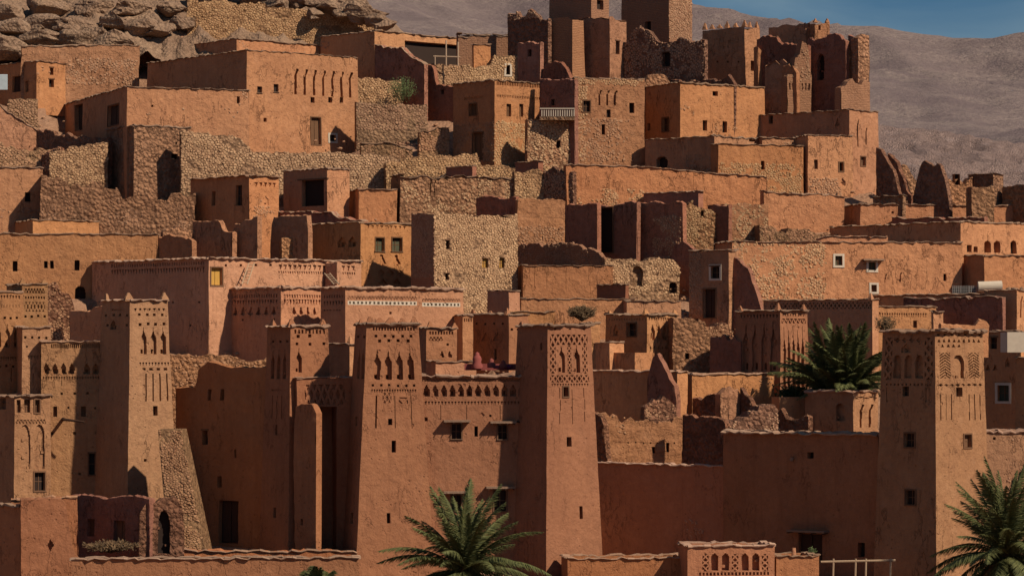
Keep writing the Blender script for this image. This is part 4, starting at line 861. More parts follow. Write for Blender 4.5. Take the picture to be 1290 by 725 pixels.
WALL('dark upright ruin slab left of the ruined pillar', 290, 324, [(290, 294), (293.5, 293), (294, 280), (304, 279), (305, 273), (324, 272)], 330, -28, 'pise', t=.9, Y=row2Y(338), rag=.2)
WALL('dark ruined pillar with a ragged lit core', 340, 388, [(340, 306), (342, 290), (343, 271), (385, 269), (387.5, 272), (388, 290)], 330, -26, 'pise', t=1.2, Y=row2Y(338), rag=.15)
WALL('low lit plinth at the foot of the dark ruined pillar', 354, 388, [(354, 299), (380, 299), (388, 304)], 330, 16, 'earth', t=1, Y=row2Y(342), rag=.2)
H('dark fronted house with a grey shuttered slot and a carved lit end', 240, 314, 351, 221, 300, 42, 'orange', mL='red', Y=row2Y(292), ct=.14, cover=.3, L=[('w', 269, 250, 5, 18, 'k'), ('w', 301, 246, 8, 26, 'vF')], Rr=[('p', 320, 348, 229, 236, 'tri', 5, .12), ('p', 329, 340, 246, 258, 'keel', 1, .08, 'keyhole_relief')])
H('small house with a deep black porch and a lit pier above the blind arched house', 357, 412, 440, 212, 275, 44, 'orange', mL='red', Y=row2Y(268), ct=.1, L=[('w', 394, 243, 28, 33, 'kDL')])
WALL('low dark wall below the black porch house', 318, 458, [(318, 266), (420, 266), (425, 272), (458, 276)], 300, -14, 'red', t=1.4, rag=.1, cop='c', Y=row2Y(292))
H('tan house with two green windows over hourglass niches', 386, 454, 520, 280, 366, 44, 'ochre', mL='red', Y=row2Y(352), ct=.14,
  L=[('p', 424, 450, 297, 312, 'arch', 2, .2, 'niche')], Rr=[('p', 461, 512, 283, 288, 'tri', 9, .08), ('w', 478.5, 308, 11, 17, 'gFS'), ('w', 500, 308, 12, 17, 'gFS'), ('p', 472, 508, 320, 334, 'bell', 2, .15, 'hourglass_niche'), ('p', 474, 510, 338, 350, 'dia', 3, .1, 'lozenge_relief'), ('p', 474, 508, 351, 358, 'utri', 2, .15)])
H('tall golden stone house with two little yellow shutters', 518, 547, 652, 266, 402, 28, 'mortar', mL='brick', Y=row2Y(384), cop=None, rag=.35, bat=.004,
  L=[('s', 518, 547, 268, 350, 3.8, .8, 'rstone')], Rr=[('w', 564, 308, 5, 11, 'kL'), ('w', 611, 331, 7, 12, 'yF'), ('w', 632, 331, 6, 13, 'yF'), ('w', 563, 348, 5, 8, 'kL'), ('w', 628, 371, 22, 6, 'k'), ('s', 547, 652, 262, 402, 5.0, 1, 'stone')])
_, fa, _ = H('pink house with a yellow door and a zigzag frieze behind the main pink house', 116, 263, 455, 325, 460, 40, 'pink', Y=row2Y(425), cop='p', ct=.16, cover=.2, bat=.004, cell=.7,
  L=[('p', 140, 258, 331, 335, 'dent', 40, .08), ('p', 140, 258, 337, 345, 'tri', 34, .12), ('o', 150, 250, 380, 4, 2.5), ('o', 160, 240, 410, 3, 2.5)],
  Rr=[('w', 273, 348, 14, 22, 'yDF'), ('p', 350, 448, 333, 341, 'tri', 16, .12), ('p', 350, 448, 342, 345, 'dent', 34, .08), ('o', 285, 340, 334, 4, 3)])
WALL('dark small wall block leaning over the roof terrace beside the short ladder', 410, 424, [(410, 330), (424, 329)], 346, -30, 'pink', t=.5, rag=.1, Y=row2Y(425) + 6.5)
ladder('leaning wooden ladder left of centre on the pink roof terrace', 308, 331, 358, row2Y(425) + 1.8, 9)
ladder('short wooden ladder lying against the dark block on the pink roof terrace', 424, 344, 358, row2Y(425) + 5, -12, n=5)
H('main pink house with a white chequered frieze above the front kasbah', 260, 354, 440, 362, 470, 42, 'pink', cop='p', ct=.18, cover=.22, Y=row2Y(452) + 1, cell=.7,
  L=[('p', 264, 350, 371, 375, 'dent', 28, .08), ('p', 264, 350, 377, 384, 'tri', 25, .12), ('p', 264, 350, 386, 397, 'bell', 9, .18), ('o', 268, 345, 402, 3, 2.5)],
  Rr=[('p', 357, 404, 371, 375, 'dent', 15, .08), ('p', 357, 404, 376, 384, 'tri', 13, .12), ('p', 366, 400, 386, 396, 'bell', 4, .2)])
H('projecting right wing of the main pink house', 404, 435, 584, 362, 470, 34, 'pink', cop='p', ct=.18, cover=.22, Y=row2Y(452) - 2.5, cell=.7, amp=.025,
  L=[('p', 407, 433, 371, 375, 'dent', 8, .08), ('p', 407, 433, 378, 385, 'tri', 7, .12), ('p', 407, 430, 389, 392, 'sq', 6, .12)],
  Rr=[('p', 438, 525, 373, 377, 'zig', 24, .07), ('p', 438, 525, 379, 384, 'sq', 17, .16, 'frieze', 'white'), ('p', 532, 580, 376, 379, 'zig', 14, .07), ('p', 532, 580, 381, 386, 'sq', 10, .16, 'frieze', 'white'), ('o', 492, 492, 394, 1, 3)])
WALL('small purple wall with a curved top above the left kasbah', 88, 131, [(88, 390), (100, 391), (112, 392), (118, 386), (131, 384)], 432, -30, 'pink', t=.8, rag=.05, Y=row2Y(430))
WALL('rubble slope wall beside the black archway at left', 56, 96, [(56, 352), (80, 356), (92, 372), (96, 395)], 432, 8, 'dearth', t=2, rag=.6, Y=row2Y(416), amp=.2, Rr=[('s', 56, 96, 352, 428, 4.8, .6, 'rstone')])

# ================================================================ MIDDLE GROUND, RIGHT OF CENTRE
H('short decorated tower with a dark lozenge side behind the red terrace', 591, 641, 668, 396, 470, 46, 'kasbah', mL='red', Y=row2Y(440), name='tower', cat='tower', bat=.02, ct=.14, L=[('p', 604, 634, 418, 430, 'utri', 2, .1), ('w', 624, 446, 3, 14, 'k'), ('o', 600, 634, 408, 4, 2.5)], Rr=[('o', 645, 660, 415, 3, 3)], merl=[('L', .05, .6, .45), ('L', .5, .6, .3), ('R', .02, .5, .5)])
H('small dark chimney block behind the short decorated tower', 614, 641, 655, 366, 400, 48, 'pink', Y=row2Y(420), ct=.07)
H('low friezed shed between the pink wing and the short decorated tower', 581, 583, 596, 397, 440, 20, 'ochre', Y=row2Y(446), ll=3, Rr=[('p', 584, 595, 401, 405, 'dent', 4, .08)])
WALL('tan backing wall with a pierced edge behind the round dry bush', 640, 700, [(640, 392), (700, 392)], 470, 10, 'ochre', t=1, rag=.05, cop='c', Y=row2Y(432), Rr=[('p', 641, 652, 398, 402, 'dent', 4, .08), ('o', 646, 646, 420, 1, 4)])
shrub('round dry brown bush piled on the roof behind the tallest centre tower', 733, 394, row2Y(440), 1.35, .65, 'twig', 1700, .2, 'dry_bush', 60)
H('tan house with a row of four blind arches and a square dark window', 763, 815, 853, 396, 462, 42, 'ochre', mL='red', Y=row2Y(452), ct=.15, cover=.2,
  L=[('p', 766, 811, 400, 404, 'dots', 14, .08), ('w', 796, 415, 11, 16, 'vF'), ('p', 771, 780, 408, 424, 'arch', 1, .15, 'niche')],
  Rr=[('p', 817, 851, 399, 404, 'tri', 12, .1), ('p', 818, 849, 408, 429, 'arch', 4, .2, 'blind_arcade'), ('p', 817, 851, 435, 440, 'utri', 7, .1)], merl=[('L', .05, .5, .35), ('R', 0.02, .6, .45), ('R', .97, .5, .4)])
WALL('rough flaking lit wall right of the four blind arches', 848, 898, [(848, 398), (880, 397), (892, 402), (898, 420)], 470, 10, 'earth', t=2, rag=.4, Y=row2Y(456), amp=.12, Rr=[('w', 866, 448, 5, 8, 'k')])
H('small plain mud box before the blind arched house', 773, 800, 824, 444, 480, 44, 'ochre', mL='red', Y=row2Y(474), cop=None)
H('little dark shed with a flat coping at the shoulder of the tallest centre tower', 745, 768, 786, 431, 475, 44, 'ochre', mL='red', Y=row2Y(466), ct=.08)
H('friezed stub of wall right of the tallest centre tower', 742, 744, 756, 407, 470, 20, 'ochre', Y=row2Y(460), ll=3, Rr=[('p', 745, 755, 430, 436, 'dots', 3, .1)])
H('dark low wall house with a pale coping above the ruined court', 746, 853, 866, 468, 560, 55, 'ochre', mL='red', Y=row2Y(530) - 1, cop='p', ct=.12)
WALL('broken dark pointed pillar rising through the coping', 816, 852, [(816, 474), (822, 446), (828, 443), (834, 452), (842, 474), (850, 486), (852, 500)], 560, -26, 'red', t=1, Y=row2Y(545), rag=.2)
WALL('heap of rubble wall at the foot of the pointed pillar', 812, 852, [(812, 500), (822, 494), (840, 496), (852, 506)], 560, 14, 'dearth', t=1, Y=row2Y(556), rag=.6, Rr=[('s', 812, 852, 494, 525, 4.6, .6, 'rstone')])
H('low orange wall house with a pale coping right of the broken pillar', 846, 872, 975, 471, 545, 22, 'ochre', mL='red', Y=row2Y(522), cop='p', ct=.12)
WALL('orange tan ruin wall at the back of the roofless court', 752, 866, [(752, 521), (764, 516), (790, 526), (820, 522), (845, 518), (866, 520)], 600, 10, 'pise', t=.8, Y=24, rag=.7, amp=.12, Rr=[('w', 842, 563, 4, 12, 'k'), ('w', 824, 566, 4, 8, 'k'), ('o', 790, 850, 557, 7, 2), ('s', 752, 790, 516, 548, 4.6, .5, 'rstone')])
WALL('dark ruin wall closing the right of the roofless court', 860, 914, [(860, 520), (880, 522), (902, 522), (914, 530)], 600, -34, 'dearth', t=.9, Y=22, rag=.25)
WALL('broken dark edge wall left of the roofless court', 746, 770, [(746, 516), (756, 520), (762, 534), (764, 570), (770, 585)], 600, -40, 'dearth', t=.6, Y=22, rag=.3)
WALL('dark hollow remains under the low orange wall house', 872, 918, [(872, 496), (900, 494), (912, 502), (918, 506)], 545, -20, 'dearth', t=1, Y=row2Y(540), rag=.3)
WALL('lit broken post beside the dark hollow remains', 908, 936, [(908, 494), (914, 486), (930, 480), (936, 496)], 550, 18, 'pise', t=1, Y=row2Y(548), rag=.4)
WALL('tapering ruin ridge running right from the broken post', 932, 1018, [(932, 478), (942, 496), (956, 508), (980, 512), (1018, 516)], 556, -14, 'dearth', t=1.4, Y=row2Y(560), rag=.6, Rr=[('s', 932, 1018, 494, 530, 4.8, .4, 'rstone')])
WALL('stone capped hump of rubble in front of the ruin ridge', 884, 1014, [(884, 532), (930, 524), (960, 506), (975, 502), (1000, 512), (1014, 526)], 560, 14, 'dearth', t=2, Y=row2Y(570), rag=.7, amp=.2, Rr=[('s', 884, 1014, 500, 550, 4.8, .3, 'rstone')])
WALL('brown earth wall left of the ornate tower', 895, 934, [(895, 416), (934, 420)], 480, -30, 'red', t=1, Y=row2Y(470), rag=.5)
WALL('rubble covered slope above the ornate tower', 880, 935, [(880, 396), (905, 404), (935, 412)], 425, 10, 'dearth', t=3, Y=row2Y(436), rag=.7, amp=.2, Rr=[('s', 880, 935, 392, 425, 4.4, .7, 'rstone')])
H('ornate tower with tall narrow arched niches left of the large palm', 927, 983, 1017, 391, 508, 44, 'kasbah', mL='red', Y=row2Y(492), name='tower', cat='tower', bat=.012, ct=.15, cover=.22,
  L=[('p', 932, 981, 395, 401, 'tri', 12, .1), ('p', 934, 980, 405, 470, 'keel', 4, .18, 'blind_arcade')], Rr=[('p', 985, 1014, 394, 399, 'dots', 9, .1), ('p', 985, 1015, 401, 407, 'zig', 6, .08), ('p', 985, 1014, 410, 490, 'keel', 5, .2, 'blind_arcade')], merl=[('L', .06, .5, .4), ('R', .0, .5, .55), ('R', .95, .5, .5)])
H('dark house with a lattice frieze along its parapet behind the large palm', 962, 1099, 1107, 377, 520, 62, 'pink', mL='red', Y=row2Y(455), ct=.09, L=[('p', 970, 1097, 381, 389, 'lat', 26, .14)], merl=[('R', .1, .4, .5)])
H('small lit house with a frieze of hanging triangles above the right tower', 1104, 1106, 1179, 386, 440, 14, 'ochre', Y=row2Y(446), ll=5, Rr=[('p', 1107, 1168, 393, 399, 'tri', 20, .1), ('w', 1153, 408, 5, 9, 'b')])
H('long dark parapet house at the right below the orange cube', 1060, 1255, 1300, 370, 420, 52, 'ochre', mL='red', Y=row2Y(404), ct=.09)
WALL('second dark parapet wall in front of the long dark parapet house', 1138, 1262, [(1138, 373), (1262, 372)], 420, -16, 'red', t=.8, rag=0, cop='c', Y=row2Y(420))
H('tall dark house with a lit corner strip at the right edge', 1240, 1281, 1310, 365, 450, 50, 'ochre', mL='red', Y=row2Y(432), ct=.08, Rr=[('p', 1283, 1290, 372, 400, 'hook', 1, .1, 'fluting')])
# rooftop clutter at the right edge
c = at(1232, 361, row2Y(372)); mb = MB(); mb.tube(c, at(1262, 360, row2Y(372)), .42, n=20); o = top(mb, 'water_tank', M['white'], 'cream horizontal water tank lying on the roof at the right', 'tank', c - Vector((0, 0, .42)))
for i in range(3):
    x0 = 1200 + i * 10.5; c = at(x0, 369, row2Y(372)); root = thing('crate', ('leftmost', 'middle', 'rightmost')[i] + ' grey wire crate beside the cream water tank', 'crate', c, 'wire crates by the water tank')
    for k in range(5):
        mb = MB(); mb.box(c + Vector((0, 0, k * .13)), Vector((.62, 0, 0)), Vector((0, .5, 0)), Vector((0, 0, .03))); mb.build('wire', M['grey'], root)
    for k in range(5):
        mb = MB(); mb.box(c + Vector((k * .15, -.02, 0)), Vector((.03, 0, 0)), Vector((0, .04, 0)), Vector((0, 0, .6))); mb.build('wire', M['grey'], root)
    mb = MB(); mb.box(c + Vector((.05, .1, .04)), Vector((.5, 0, 0)), Vector((0, .35, 0)), Vector((0, 0, .42))); mb.build('contents', M['dwood'], root)
for i, (x, r_) in enumerate(((1270, .26), (1279, .3), (1287, .24))):
    c = at(x, 364, row2Y(372)); mb = MB(); rock_mesh(mb, c, r_, 1.0, 2, i); top(mb, 'bundle', M['coping'], ('nearest to the tank', 'middle', 'farthest from the tank')[i].join(('pale tied bundle, ', ' of three on the roof')), 'bundle', c - Vector((0, 0, r_)), 'bundles by the water tank')
c = at(4, 113, row2Y(115) - 3); mb = MB(); mb.box(c - Vector((.35, 0, 0)), Vector((.75, 0, 0)), Vector((0, .04, .05)), Vector((0, 0, 1.35))); top(mb, 'hanging_rug', M['blue'], 'pale blue patterned rug hanging at the left edge beside the doorway', 'rug', c)

# ================================================================ FRONT ROW
# left kasbah
KY = row2Y(640)
fr = lambda x0, x1, y, n, p='tri', h=5, d=.12: ('p', x0, x1, y, y + h, p, n, d)
H('slim far left kasbah tower carved with bands of dots and blind arches', -60, -40, 29, 367, 640, 30, 'tan', Y=KY + 2, name='tower', cat='tower', bat=.012, ct=.12,
  Rr=[fr(-8, 26, 371, 9), fr(-8, 26, 382, 9, 'dots', 6), ('o', -2, 22, 400, 4, 3), ('p', -8, 27, 408, 438, 'keel', 3, .2, 'blind_arcade'), fr(-8, 26, 448, 12, 'tri', 6), ('o', 0, 24, 461, 4, 3), ('p', 4, 27, 462, 480, 'slit', 2, .2, 'slits')])
H('second carved tower stage right of the slim far left tower', 24, 28, 60, 358, 640, 24, 'tan', Y=KY + 4, name='tower', cat='tower', bat=.01, ct=.1, ll=4, Rr=[fr(31, 56, 363, 7, 'zig', 6), fr(31, 57, 372, 8, 'sq', 5), fr(31, 57, 380, 6, 'net', 12), ('o', 32, 56, 398, 4, 3)], merl=[('R', .05, .5, .4), ('R', .9, .5, .35)])
H('plain projecting stage of the left kasbah with a few pinholes', 26, 28, 64, 412, 640, 18, 'tan', Y=KY + 1.5, ll=4, ct=.1, bat=.004, Rr=[('o', 31, 58, 425, 4, 3), ('o', 34, 54, 436, 2, 2.5), fr(34, 62, 446, 7, 'tri', 6), ('p', 40, 44, 470, 486, 'slit', 1, .2, 'slits')])
H('left kasbah front with an arcade of eight pointed niches', 50, 52, 166, 430, 640, 8, 'tan', Y=KY + 1, ll=7, ct=.14, cop='p', amp=.025, cell=.5,
  Rr=[('p', 64, 152, 433, 438, 'dent', 34, .12), ('o', 127, 150, 443, 3, 3), ('p', 52, 96, 456, 472, 'arch', 4, .22, 'arcade'), ('p', 104, 148, 456, 472, 'arch', 4, .22, 'arcade'), fr(46, 152, 473, 30, 'tri', 5), ('p', 40, 44, 476, 488, 'slit', 1, .2, 'slits'), ('p', 76, 80, 476, 486, 'slit', 1, .2, 'slits'), ('o', 78, 142, 495, 5, 3), ('o', 86, 120, 513, 2, 2.6),
      ('w', 69.5, 518, 5, 13, 'b'), ('w', 105, 518, 6, 13, 'b'), ('w', 139, 515, 5, 12, 'k'), ('w', 119, 584, 14, 27, 'vF'), ('o', 66, 122, 545, 3, 3.6), ('o', 100, 136, 597, 2, 3)])
c = at(79, 527, KY + 1); mb = MB(); mb.tube(at(79, 527, KY + 1.6), at(81, 528, KY - .2), .12); mb.tube(at(81, 528, KY - .2), at(106, 531, KY - .5), .1, .07); top(mb, 'rain_spout', M['dwood'], 'dark wooden spout beam on the arcaded left kasbah front', 'spout', c)
def tower_decor(x0, x1, y0): return []
H('left square tower carved with three tall blind arches and rows of triangles', 129, 164, 211, 378, 660, 36, 'tan', Y=KY - 1.6, name='tower', cat='tower', bat=.034, ct=.14, cover=.22, mL='pink', cop='p',
  L=[fr(134, 161, 389, 1, 'dent', 2, .06), ('o', 134, 160, 397, 4, 3), ('p', 138, 148, 402, 416, 'arch', 1, .2, 'niche'), ('o', 136, 160, 409, 2, 3)],
  Rr=[fr(168, 208, 376, 14, 'tri', 4), fr(168, 209, 387, 7, 'tri', 5, .16), ('o', 176, 204, 396, 4, 3.2), ('o', 177, 206, 408, 4, 3.6), ('p', 175, 212, 412, 447, 'keel', 3, .24, 'blind_arcade'), fr(175, 214, 455, 10, 'tri', 5, .14), fr(177, 213, 462, 4, 'sq', 5, .2), ('p', 180, 215, 470, 506, 'slit', 4, .2, 'slits'), ('o', 181, 214, 496, 2, 4), ('w', 196, 517, 5.5, 12, 'k'), ('o', 184, 184, 579, 1, 3.5)],
  merl=[('L', .05, .6, .5), ('R', .0, .7, .5), ('R', .95, .6, .55)])
H('low pavilion with pale shutters at the left edge in front of the kasbah', -30, 18, 64, 499, 650, 30, 'tan', Y=KY - 3, ct=.14, cover=.22, L=[('w', 3, 508, 8, 14, 'b')],
  Rr=[('w', 23, 511, 5, 16, 'bF'), ('w', 34, 511, 8, 16, 'b'), ('w', 47, 511, 6, 16, 'bF'), fr(20, 58, 528, 9, 'zig', 5, .06), ('p', 22, 59, 533, 590, 'gap', 2, .13, 'carved_arch'), ('w', 50, 606, 13, 23, 'vF')])
# stone buttress
H('leaning stone faced buttress stepping down from the left square tower', 200, 202, 236, 545, 712, 10, 'mortar', Y=KY - 9.5, ll=2.5, cop=None, name='buttress', cat='buttress', bat=.0, Rr=[('s', 196, 262, 535, 712, 4.6, 1, 'rstone')]) if False else None
def buttress():
    Y0 = KY - 7; b = [at(214, 714, Y0 - 1.5), at(262, 714, Y0 - 1.5), at(228, 541, Y0), at(199, 541, Y0)]
    root = thing('buttress', 'leaning stone faced buttress stepping down from the left square tower', 'buttress', b[0]); f = Face(b[0], b[1], b[2], b[3], None, .05)
    s = Vector((0, 3.5, 0)); mb = MB(); f.mesh(mb, .4); mb.add([b[0], b[3], b[3] + s, b[0] + s * 1.4], ((0, 1, 2, 3),)); mb.add([b[1], b[2], b[2] + s, b[1] + s * 1.4], ((3, 2, 1, 0),)); mb.add([b[3], b[2], b[2] + s, b[3] + s], ((0, 1, 2, 3),)); mb.build('wall', M['mortar'], root)
    stones(f, (0, 1, 0, 1), .24, 1, M['rstone'], root, 1.5, .08)
buttress()
WALL('rough lit wall top between the left square tower and the dark yard', 212, 336, [(212, 443), (250, 446), (290, 446), (300, 449), (336, 450)], 560, 7, 'earth', t=1, rag=.25, amp=.1, Y=row2Y(560), Rr=[('s', 214, 336, 444, 488, 4.8, .4, 'rstone')])
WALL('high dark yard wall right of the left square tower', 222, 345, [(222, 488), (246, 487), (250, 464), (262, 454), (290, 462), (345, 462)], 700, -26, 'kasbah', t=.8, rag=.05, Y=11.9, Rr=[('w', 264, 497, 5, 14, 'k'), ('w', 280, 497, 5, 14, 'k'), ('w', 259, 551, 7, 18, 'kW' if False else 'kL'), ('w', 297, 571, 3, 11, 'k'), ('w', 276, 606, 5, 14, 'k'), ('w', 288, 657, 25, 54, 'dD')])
WALL('low dark step wall in the yard below the high dark wall', 235, 330, [(235, 625), (270, 624), (330, 628)], 705, -20, 'red', t=.8, rag=.05, Y=row2Y(686), zb=ground(-18, 2)) if False else None
# front centre towers
TY = row2Y(700)
H('slender left centre tower with three blind arches on its dark side', 337, 366, 413, 411, 712, 34, 'kasbah', Y=TY + 3, mL='pink', name='tower', cat='tower', bat=.028, ct=.15, cop='p', cover=.25, amp=.02,
  L=[('o', 344, 362, 430, 3, 3), ('p', 340, 362, 440, 478, 'keel', 3, .2, 'blind_arcade'), fr(336, 361, 490, 1, 'dent', 2, .05), ('p', 340, 358, 498, 528, 'slit', 3, .12, 'slits'), ('w', 348, 541, 2.5, 13, 'k'), ('w', 346, 645, 3.5, 13, 'k')],
  Rr=[fr(370, 410, 415, 9, 'dent', 5), ('o', 376, 390, 423, 2, 4), ('o', 374, 408, 433, 3, 3.4), ('p', 371, 382, 438, 470, 'keel', 1, .22, 'blind_arch')], merl=[('L', .12, .6, .5), ('R', .06, .6, .5), ('R', .9, .6, .5)])
_q = thing('recessed_doorway', 'small red pointed arch door facing the roof beside the slender tower', 'door', at(397, 474, TY + 1.8))
_f = Face(at(388, 474, TY + 4.2), at(406, 474, TY + 4.6), at(406, 454, TY + 4.6), at(388, 454, TY + 4.2), None, 0); relief(_f, 388.5, 405.5, 455, 473.5, 'arch', 1, .12, M['redwall'], _q, 'panel')
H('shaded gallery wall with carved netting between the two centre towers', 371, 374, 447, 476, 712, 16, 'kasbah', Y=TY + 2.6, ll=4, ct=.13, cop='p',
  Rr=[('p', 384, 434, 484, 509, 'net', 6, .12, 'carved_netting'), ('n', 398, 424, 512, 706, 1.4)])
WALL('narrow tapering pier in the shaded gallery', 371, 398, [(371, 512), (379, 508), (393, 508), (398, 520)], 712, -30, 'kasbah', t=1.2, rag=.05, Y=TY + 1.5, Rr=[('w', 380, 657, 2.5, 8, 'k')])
H('small dark attic with a flat roof between the two centre towers', 408, 440, 452, 433, 480, 55, 'ochre', mL='red', Y=TY + 9, ct=.1, merl=[('R', .3, .5, .5)])
H('tall centre tower with four keyhole arches and a ragged crown of merlons', 448, 462, 527, 408, 725, 14, 'kasbah', Y=TY, mL='pink', name='tower', cat='tower', bat=.056, ct=.15, cop='c', cover=.22, amp=.025, cell=.5,
  L=[('o', 451, 459, 424, 2, 3), ('p', 450, 460, 436, 478, 'keel', 2, .15, 'blind_arcade'), ('w', 449, 530, 2.5, 12, 'k'), ('w', 443, 652, 4, 14, 'k')],
  Rr=[fr(469, 523, 412, 15, 'dent', 4), ('o', 474, 518, 423, 5, 3.4), ('o', 478, 514, 429, 4, 3.8), ('p', 468, 524, 440, 479, 'keel', 4, .26, 'blind_arcade'), ('o', 470, 522, 485, 6, 3), fr(467, 525, 489, 18, 'tri', 5), ('p', 482, 493, 492, 507, 'net', 2, .08, 'carved_ornament'), ('p', 502, 514, 500, 508, 'zig', 1, .08, 'carved_ornament'), ('p', 468, 480, 498, 540, 'slit', 1, .2, 'slit'), ('p', 494, 501, 498, 540, 'slit', 1, .2, 'slit'), ('p', 515, 522, 498, 540, 'slit', 1, .2, 'slit'),
      ('w', 491.5, 531, 5.5, 8, 'k'), ('w', 496, 562, 5.5, 15, 'k'), ('w', 489.5, 652, 4.5, 13, 'k')],
  merl=[('R', .07, .55, .5), ('R', .26, .8, .4), ('R', .48, .9, .45), ('R', .7, .7, .4), ('R', .93, .55, .5), ('L', .2, .5, .4)])
H('small friezed turret behind the right shoulder of the tall centre tower', 526, 537, 576, 413, 480, 20, 'kasbah', Y=TY + 14, ct=.12, name='turret', cat='tower', Rr=[fr(540, 572, 417, 9, 'dent', 4), ('p', 541, 558, 424, 429, 'zig', 4, .08, 'carved_ornament'), ('o', 564, 564, 433, 1, 3), ('p', 552, 572, 441, 451, 'utri', 2, .2, 'niche')], merl=[('R', .15, .5, .45), ('R', .95, .5, .35)])
H('central kasbah facade with a long arcade and canopied windows', 505, 524, 705, 474, 725, 6, 'kasbah', Y=TY + 1.0, ll=9, ct=.16, cop='p', cover=.2, amp=.025, cell=.5, bat=.006,
  Rr=[('p', 532, 684, 475.5, 480, 'zig', 38, .08), ('p', 532, 684, 483, 500, 'arch', 14, .24, 'arcade'), fr(534, 684, 504, 36, 'tri', 5), ('o', 536, 536, 527, 1, 5), ('w', 575, 543, 12, 19, 'vFSC'), ('w', 633, 544, 11, 18, 'vFSC'), ('w', 600, 543, 4.5, 13, 'k'), ('w', 575, 633, 12, 20, 'vFC'), ('w', 630, 630, 15, 26, 'vFC'),
      ('p', 553, 557, 507, 528, 'slit', 1, .25, 'drain_slot'), ('p', 586, 590, 507, 528, 'slit', 1, .25, 'drain_slot'), ('p', 628, 632, 507, 528, 'slit', 1, .25, 'drain_slot'), ('p', 667, 671, 507, 528, 'slit', 1, .25, 'drain_slot'), ('w', 661, 525, 5, 7, 'k'), ('o', 618, 618, 523, 1, 3), ('p', 603, 612, 518, 527, 'dia', 1, .06, 'carved_ornament')])
for x, y, x2, y2, lab in ((556, 512, 568, 525, 'dark wooden rain spout above the left canopied window'), (640, 527, 654, 531, 'dark wooden rain spout right of the right canopied window')):
    c = at(x, y, TY + 2.5); mb = MB(); mb.tube(at(x, y, TY + 2.8), at(x2, y2, TY + 1.5), .09, .07); top(mb, 'rain_spout', M['dwood'], lab, 'spout', c)
H('tall right centre tower covered with diamond lattice around two arches', 652, 690, 744, 410, 712, 36, 'kasbah', Y=TY - .5, mL='pink', name='tower', cat='tower', bat=.037, ct=.15, cop='c', cover=.25, amp=.025, cell=.5,
  L=[('w', 682, 436, 2.5, 9, 'k')],
  Rr=[('o', 700, 735, 414, 3, 3), ('p', 693, 740, 421, 434, 'lat', 7, .14, 'lattice_carving'), ('p', 693, 700, 434, 470, 'lat', 1, .14, 'lattice_carving'), ('p', 701, 714, 434, 470, 'keel', 1, .24, 'blind_arch'), ('p', 715, 720, 434, 470, 'lat', 1, .14, 'lattice_carving'), ('p', 721, 733, 434, 470, 'keel', 1, .24, 'blind_arch'), ('p', 734, 740, 434, 470, 'lat', 1, .14, 'lattice_carving'),
      ('p', 693, 742, 472, 481, 'lat', 8, .12, 'lattice_carving'), fr(694, 742, 482, 14, 'tri', 4), ('w', 712.5, 493, 6.5, 12, 'kF'), ('p', 703, 708, 488, 535, 'slit', 1, .2, 'slit'), ('p', 719, 723, 490, 535, 'slit', 1, .2, 'slit'), ('p', 734, 739, 488, 532, 'slit', 1, .2, 'slit'), ('w', 717, 556, 6, 12, 'k'), ('w', 732, 645, 4, 16, 'k')],
  merl=[('L', .05, .5, .3)])
# red terrace
_Y = TY + 6
H('low pink washed parapet on the roof terrace of the central facade', 528, 549, 600, 455, 480, 20, 'pink', Y=_Y, ll=2, mL='red', ct=.06, zb=12.5)
root = thing('red_bench', 'red plastered bench with a rounded pointed finial on the roof terrace', 'bench', at(612, 466, _Y - 1))
mb = MB(); mb.box(at(585, 466, _Y - 1), at(650, 466, _Y - 1) - at(585, 466, _Y - 1), Vector((0, .9, 0)), Vector((0, 0, .42))); mb.build('seat', M['redwall'], root)
mb = MB(); V = []; pr = [(0, .5), (.25, .52), (.5, .36), (.75, .42), (.95, .34), (1.1, .2), (1.2, .22), (1.32, .04)]; cc = at(601, 464, _Y - 1.2)
for z_, r_ in pr: V += [cc + Vector((math.cos(a * math.pi / 6) * r_ * .72, math.sin(a * math.pi / 6) * r_ * .72, z_ * .82)) for a in range(12)]
mb.add(V, [(k * 12 + a, k * 12 + (a + 1) % 12, (k + 1) * 12 + (a + 1) % 12, (k + 1) * 12 + a) for k in range(len(pr) - 1) for a in range(12)], True); mb.build('finial', M['redwall'], root)
for i, (x, h_) in enumerate(((619, .62), (634, .5), (668, .7))):
    c = at(x, 463, _Y - 1.7); mb = MB(); V = []
    for z_, r_ in ((0, .26), (.4, .28), (.62, .14), (.8, .17), (1, .03)): V += [c + Vector((math.cos(a * math.pi / 5) * r_, math.sin(a * math.pi / 5) * r_, z_ * h_)) for a in range(10)]
    mb.add(V, [(k * 10 + a, k * 10 + (a + 1) % 10, (k + 1) * 10 + (a + 1) % 10, (k + 1) * 10 + a) for k in range(4) for a in range(10)], True)
    top(mb, 'clay_jar', M['redwall'], ('small red clay jar next to the finial of the red bench', 'squat red clay jar in the middle of the roof terrace', 'taller red clay jar beside the right centre tower')[i], 'jar', c, 'red jars on the roof terrace')
for i, (x, w, m_, lab) in enumerate(((625, 12, 'cloth', 'red cushion heap on the bench right of the finial'), (640, 14, 'purple', 'purple cloth folded at the right of the roof terrace'), (660, 12, 'cloth', 'red cloth draped by the tower on the roof terrace'), (676, 10, 'purple', 'dark purple cloth against the right centre tower'))):
    c = at(x, 462 if i < 2 else 463, _Y - 1.6); mb = MB(); rock_mesh(mb, c, w * .5 / 19.5, .55, 2, i * 5); top(mb, 'cushion' if i == 0 else 'cloth', M[m_], lab, 'cloth', c - Vector((0, 0, .2)))
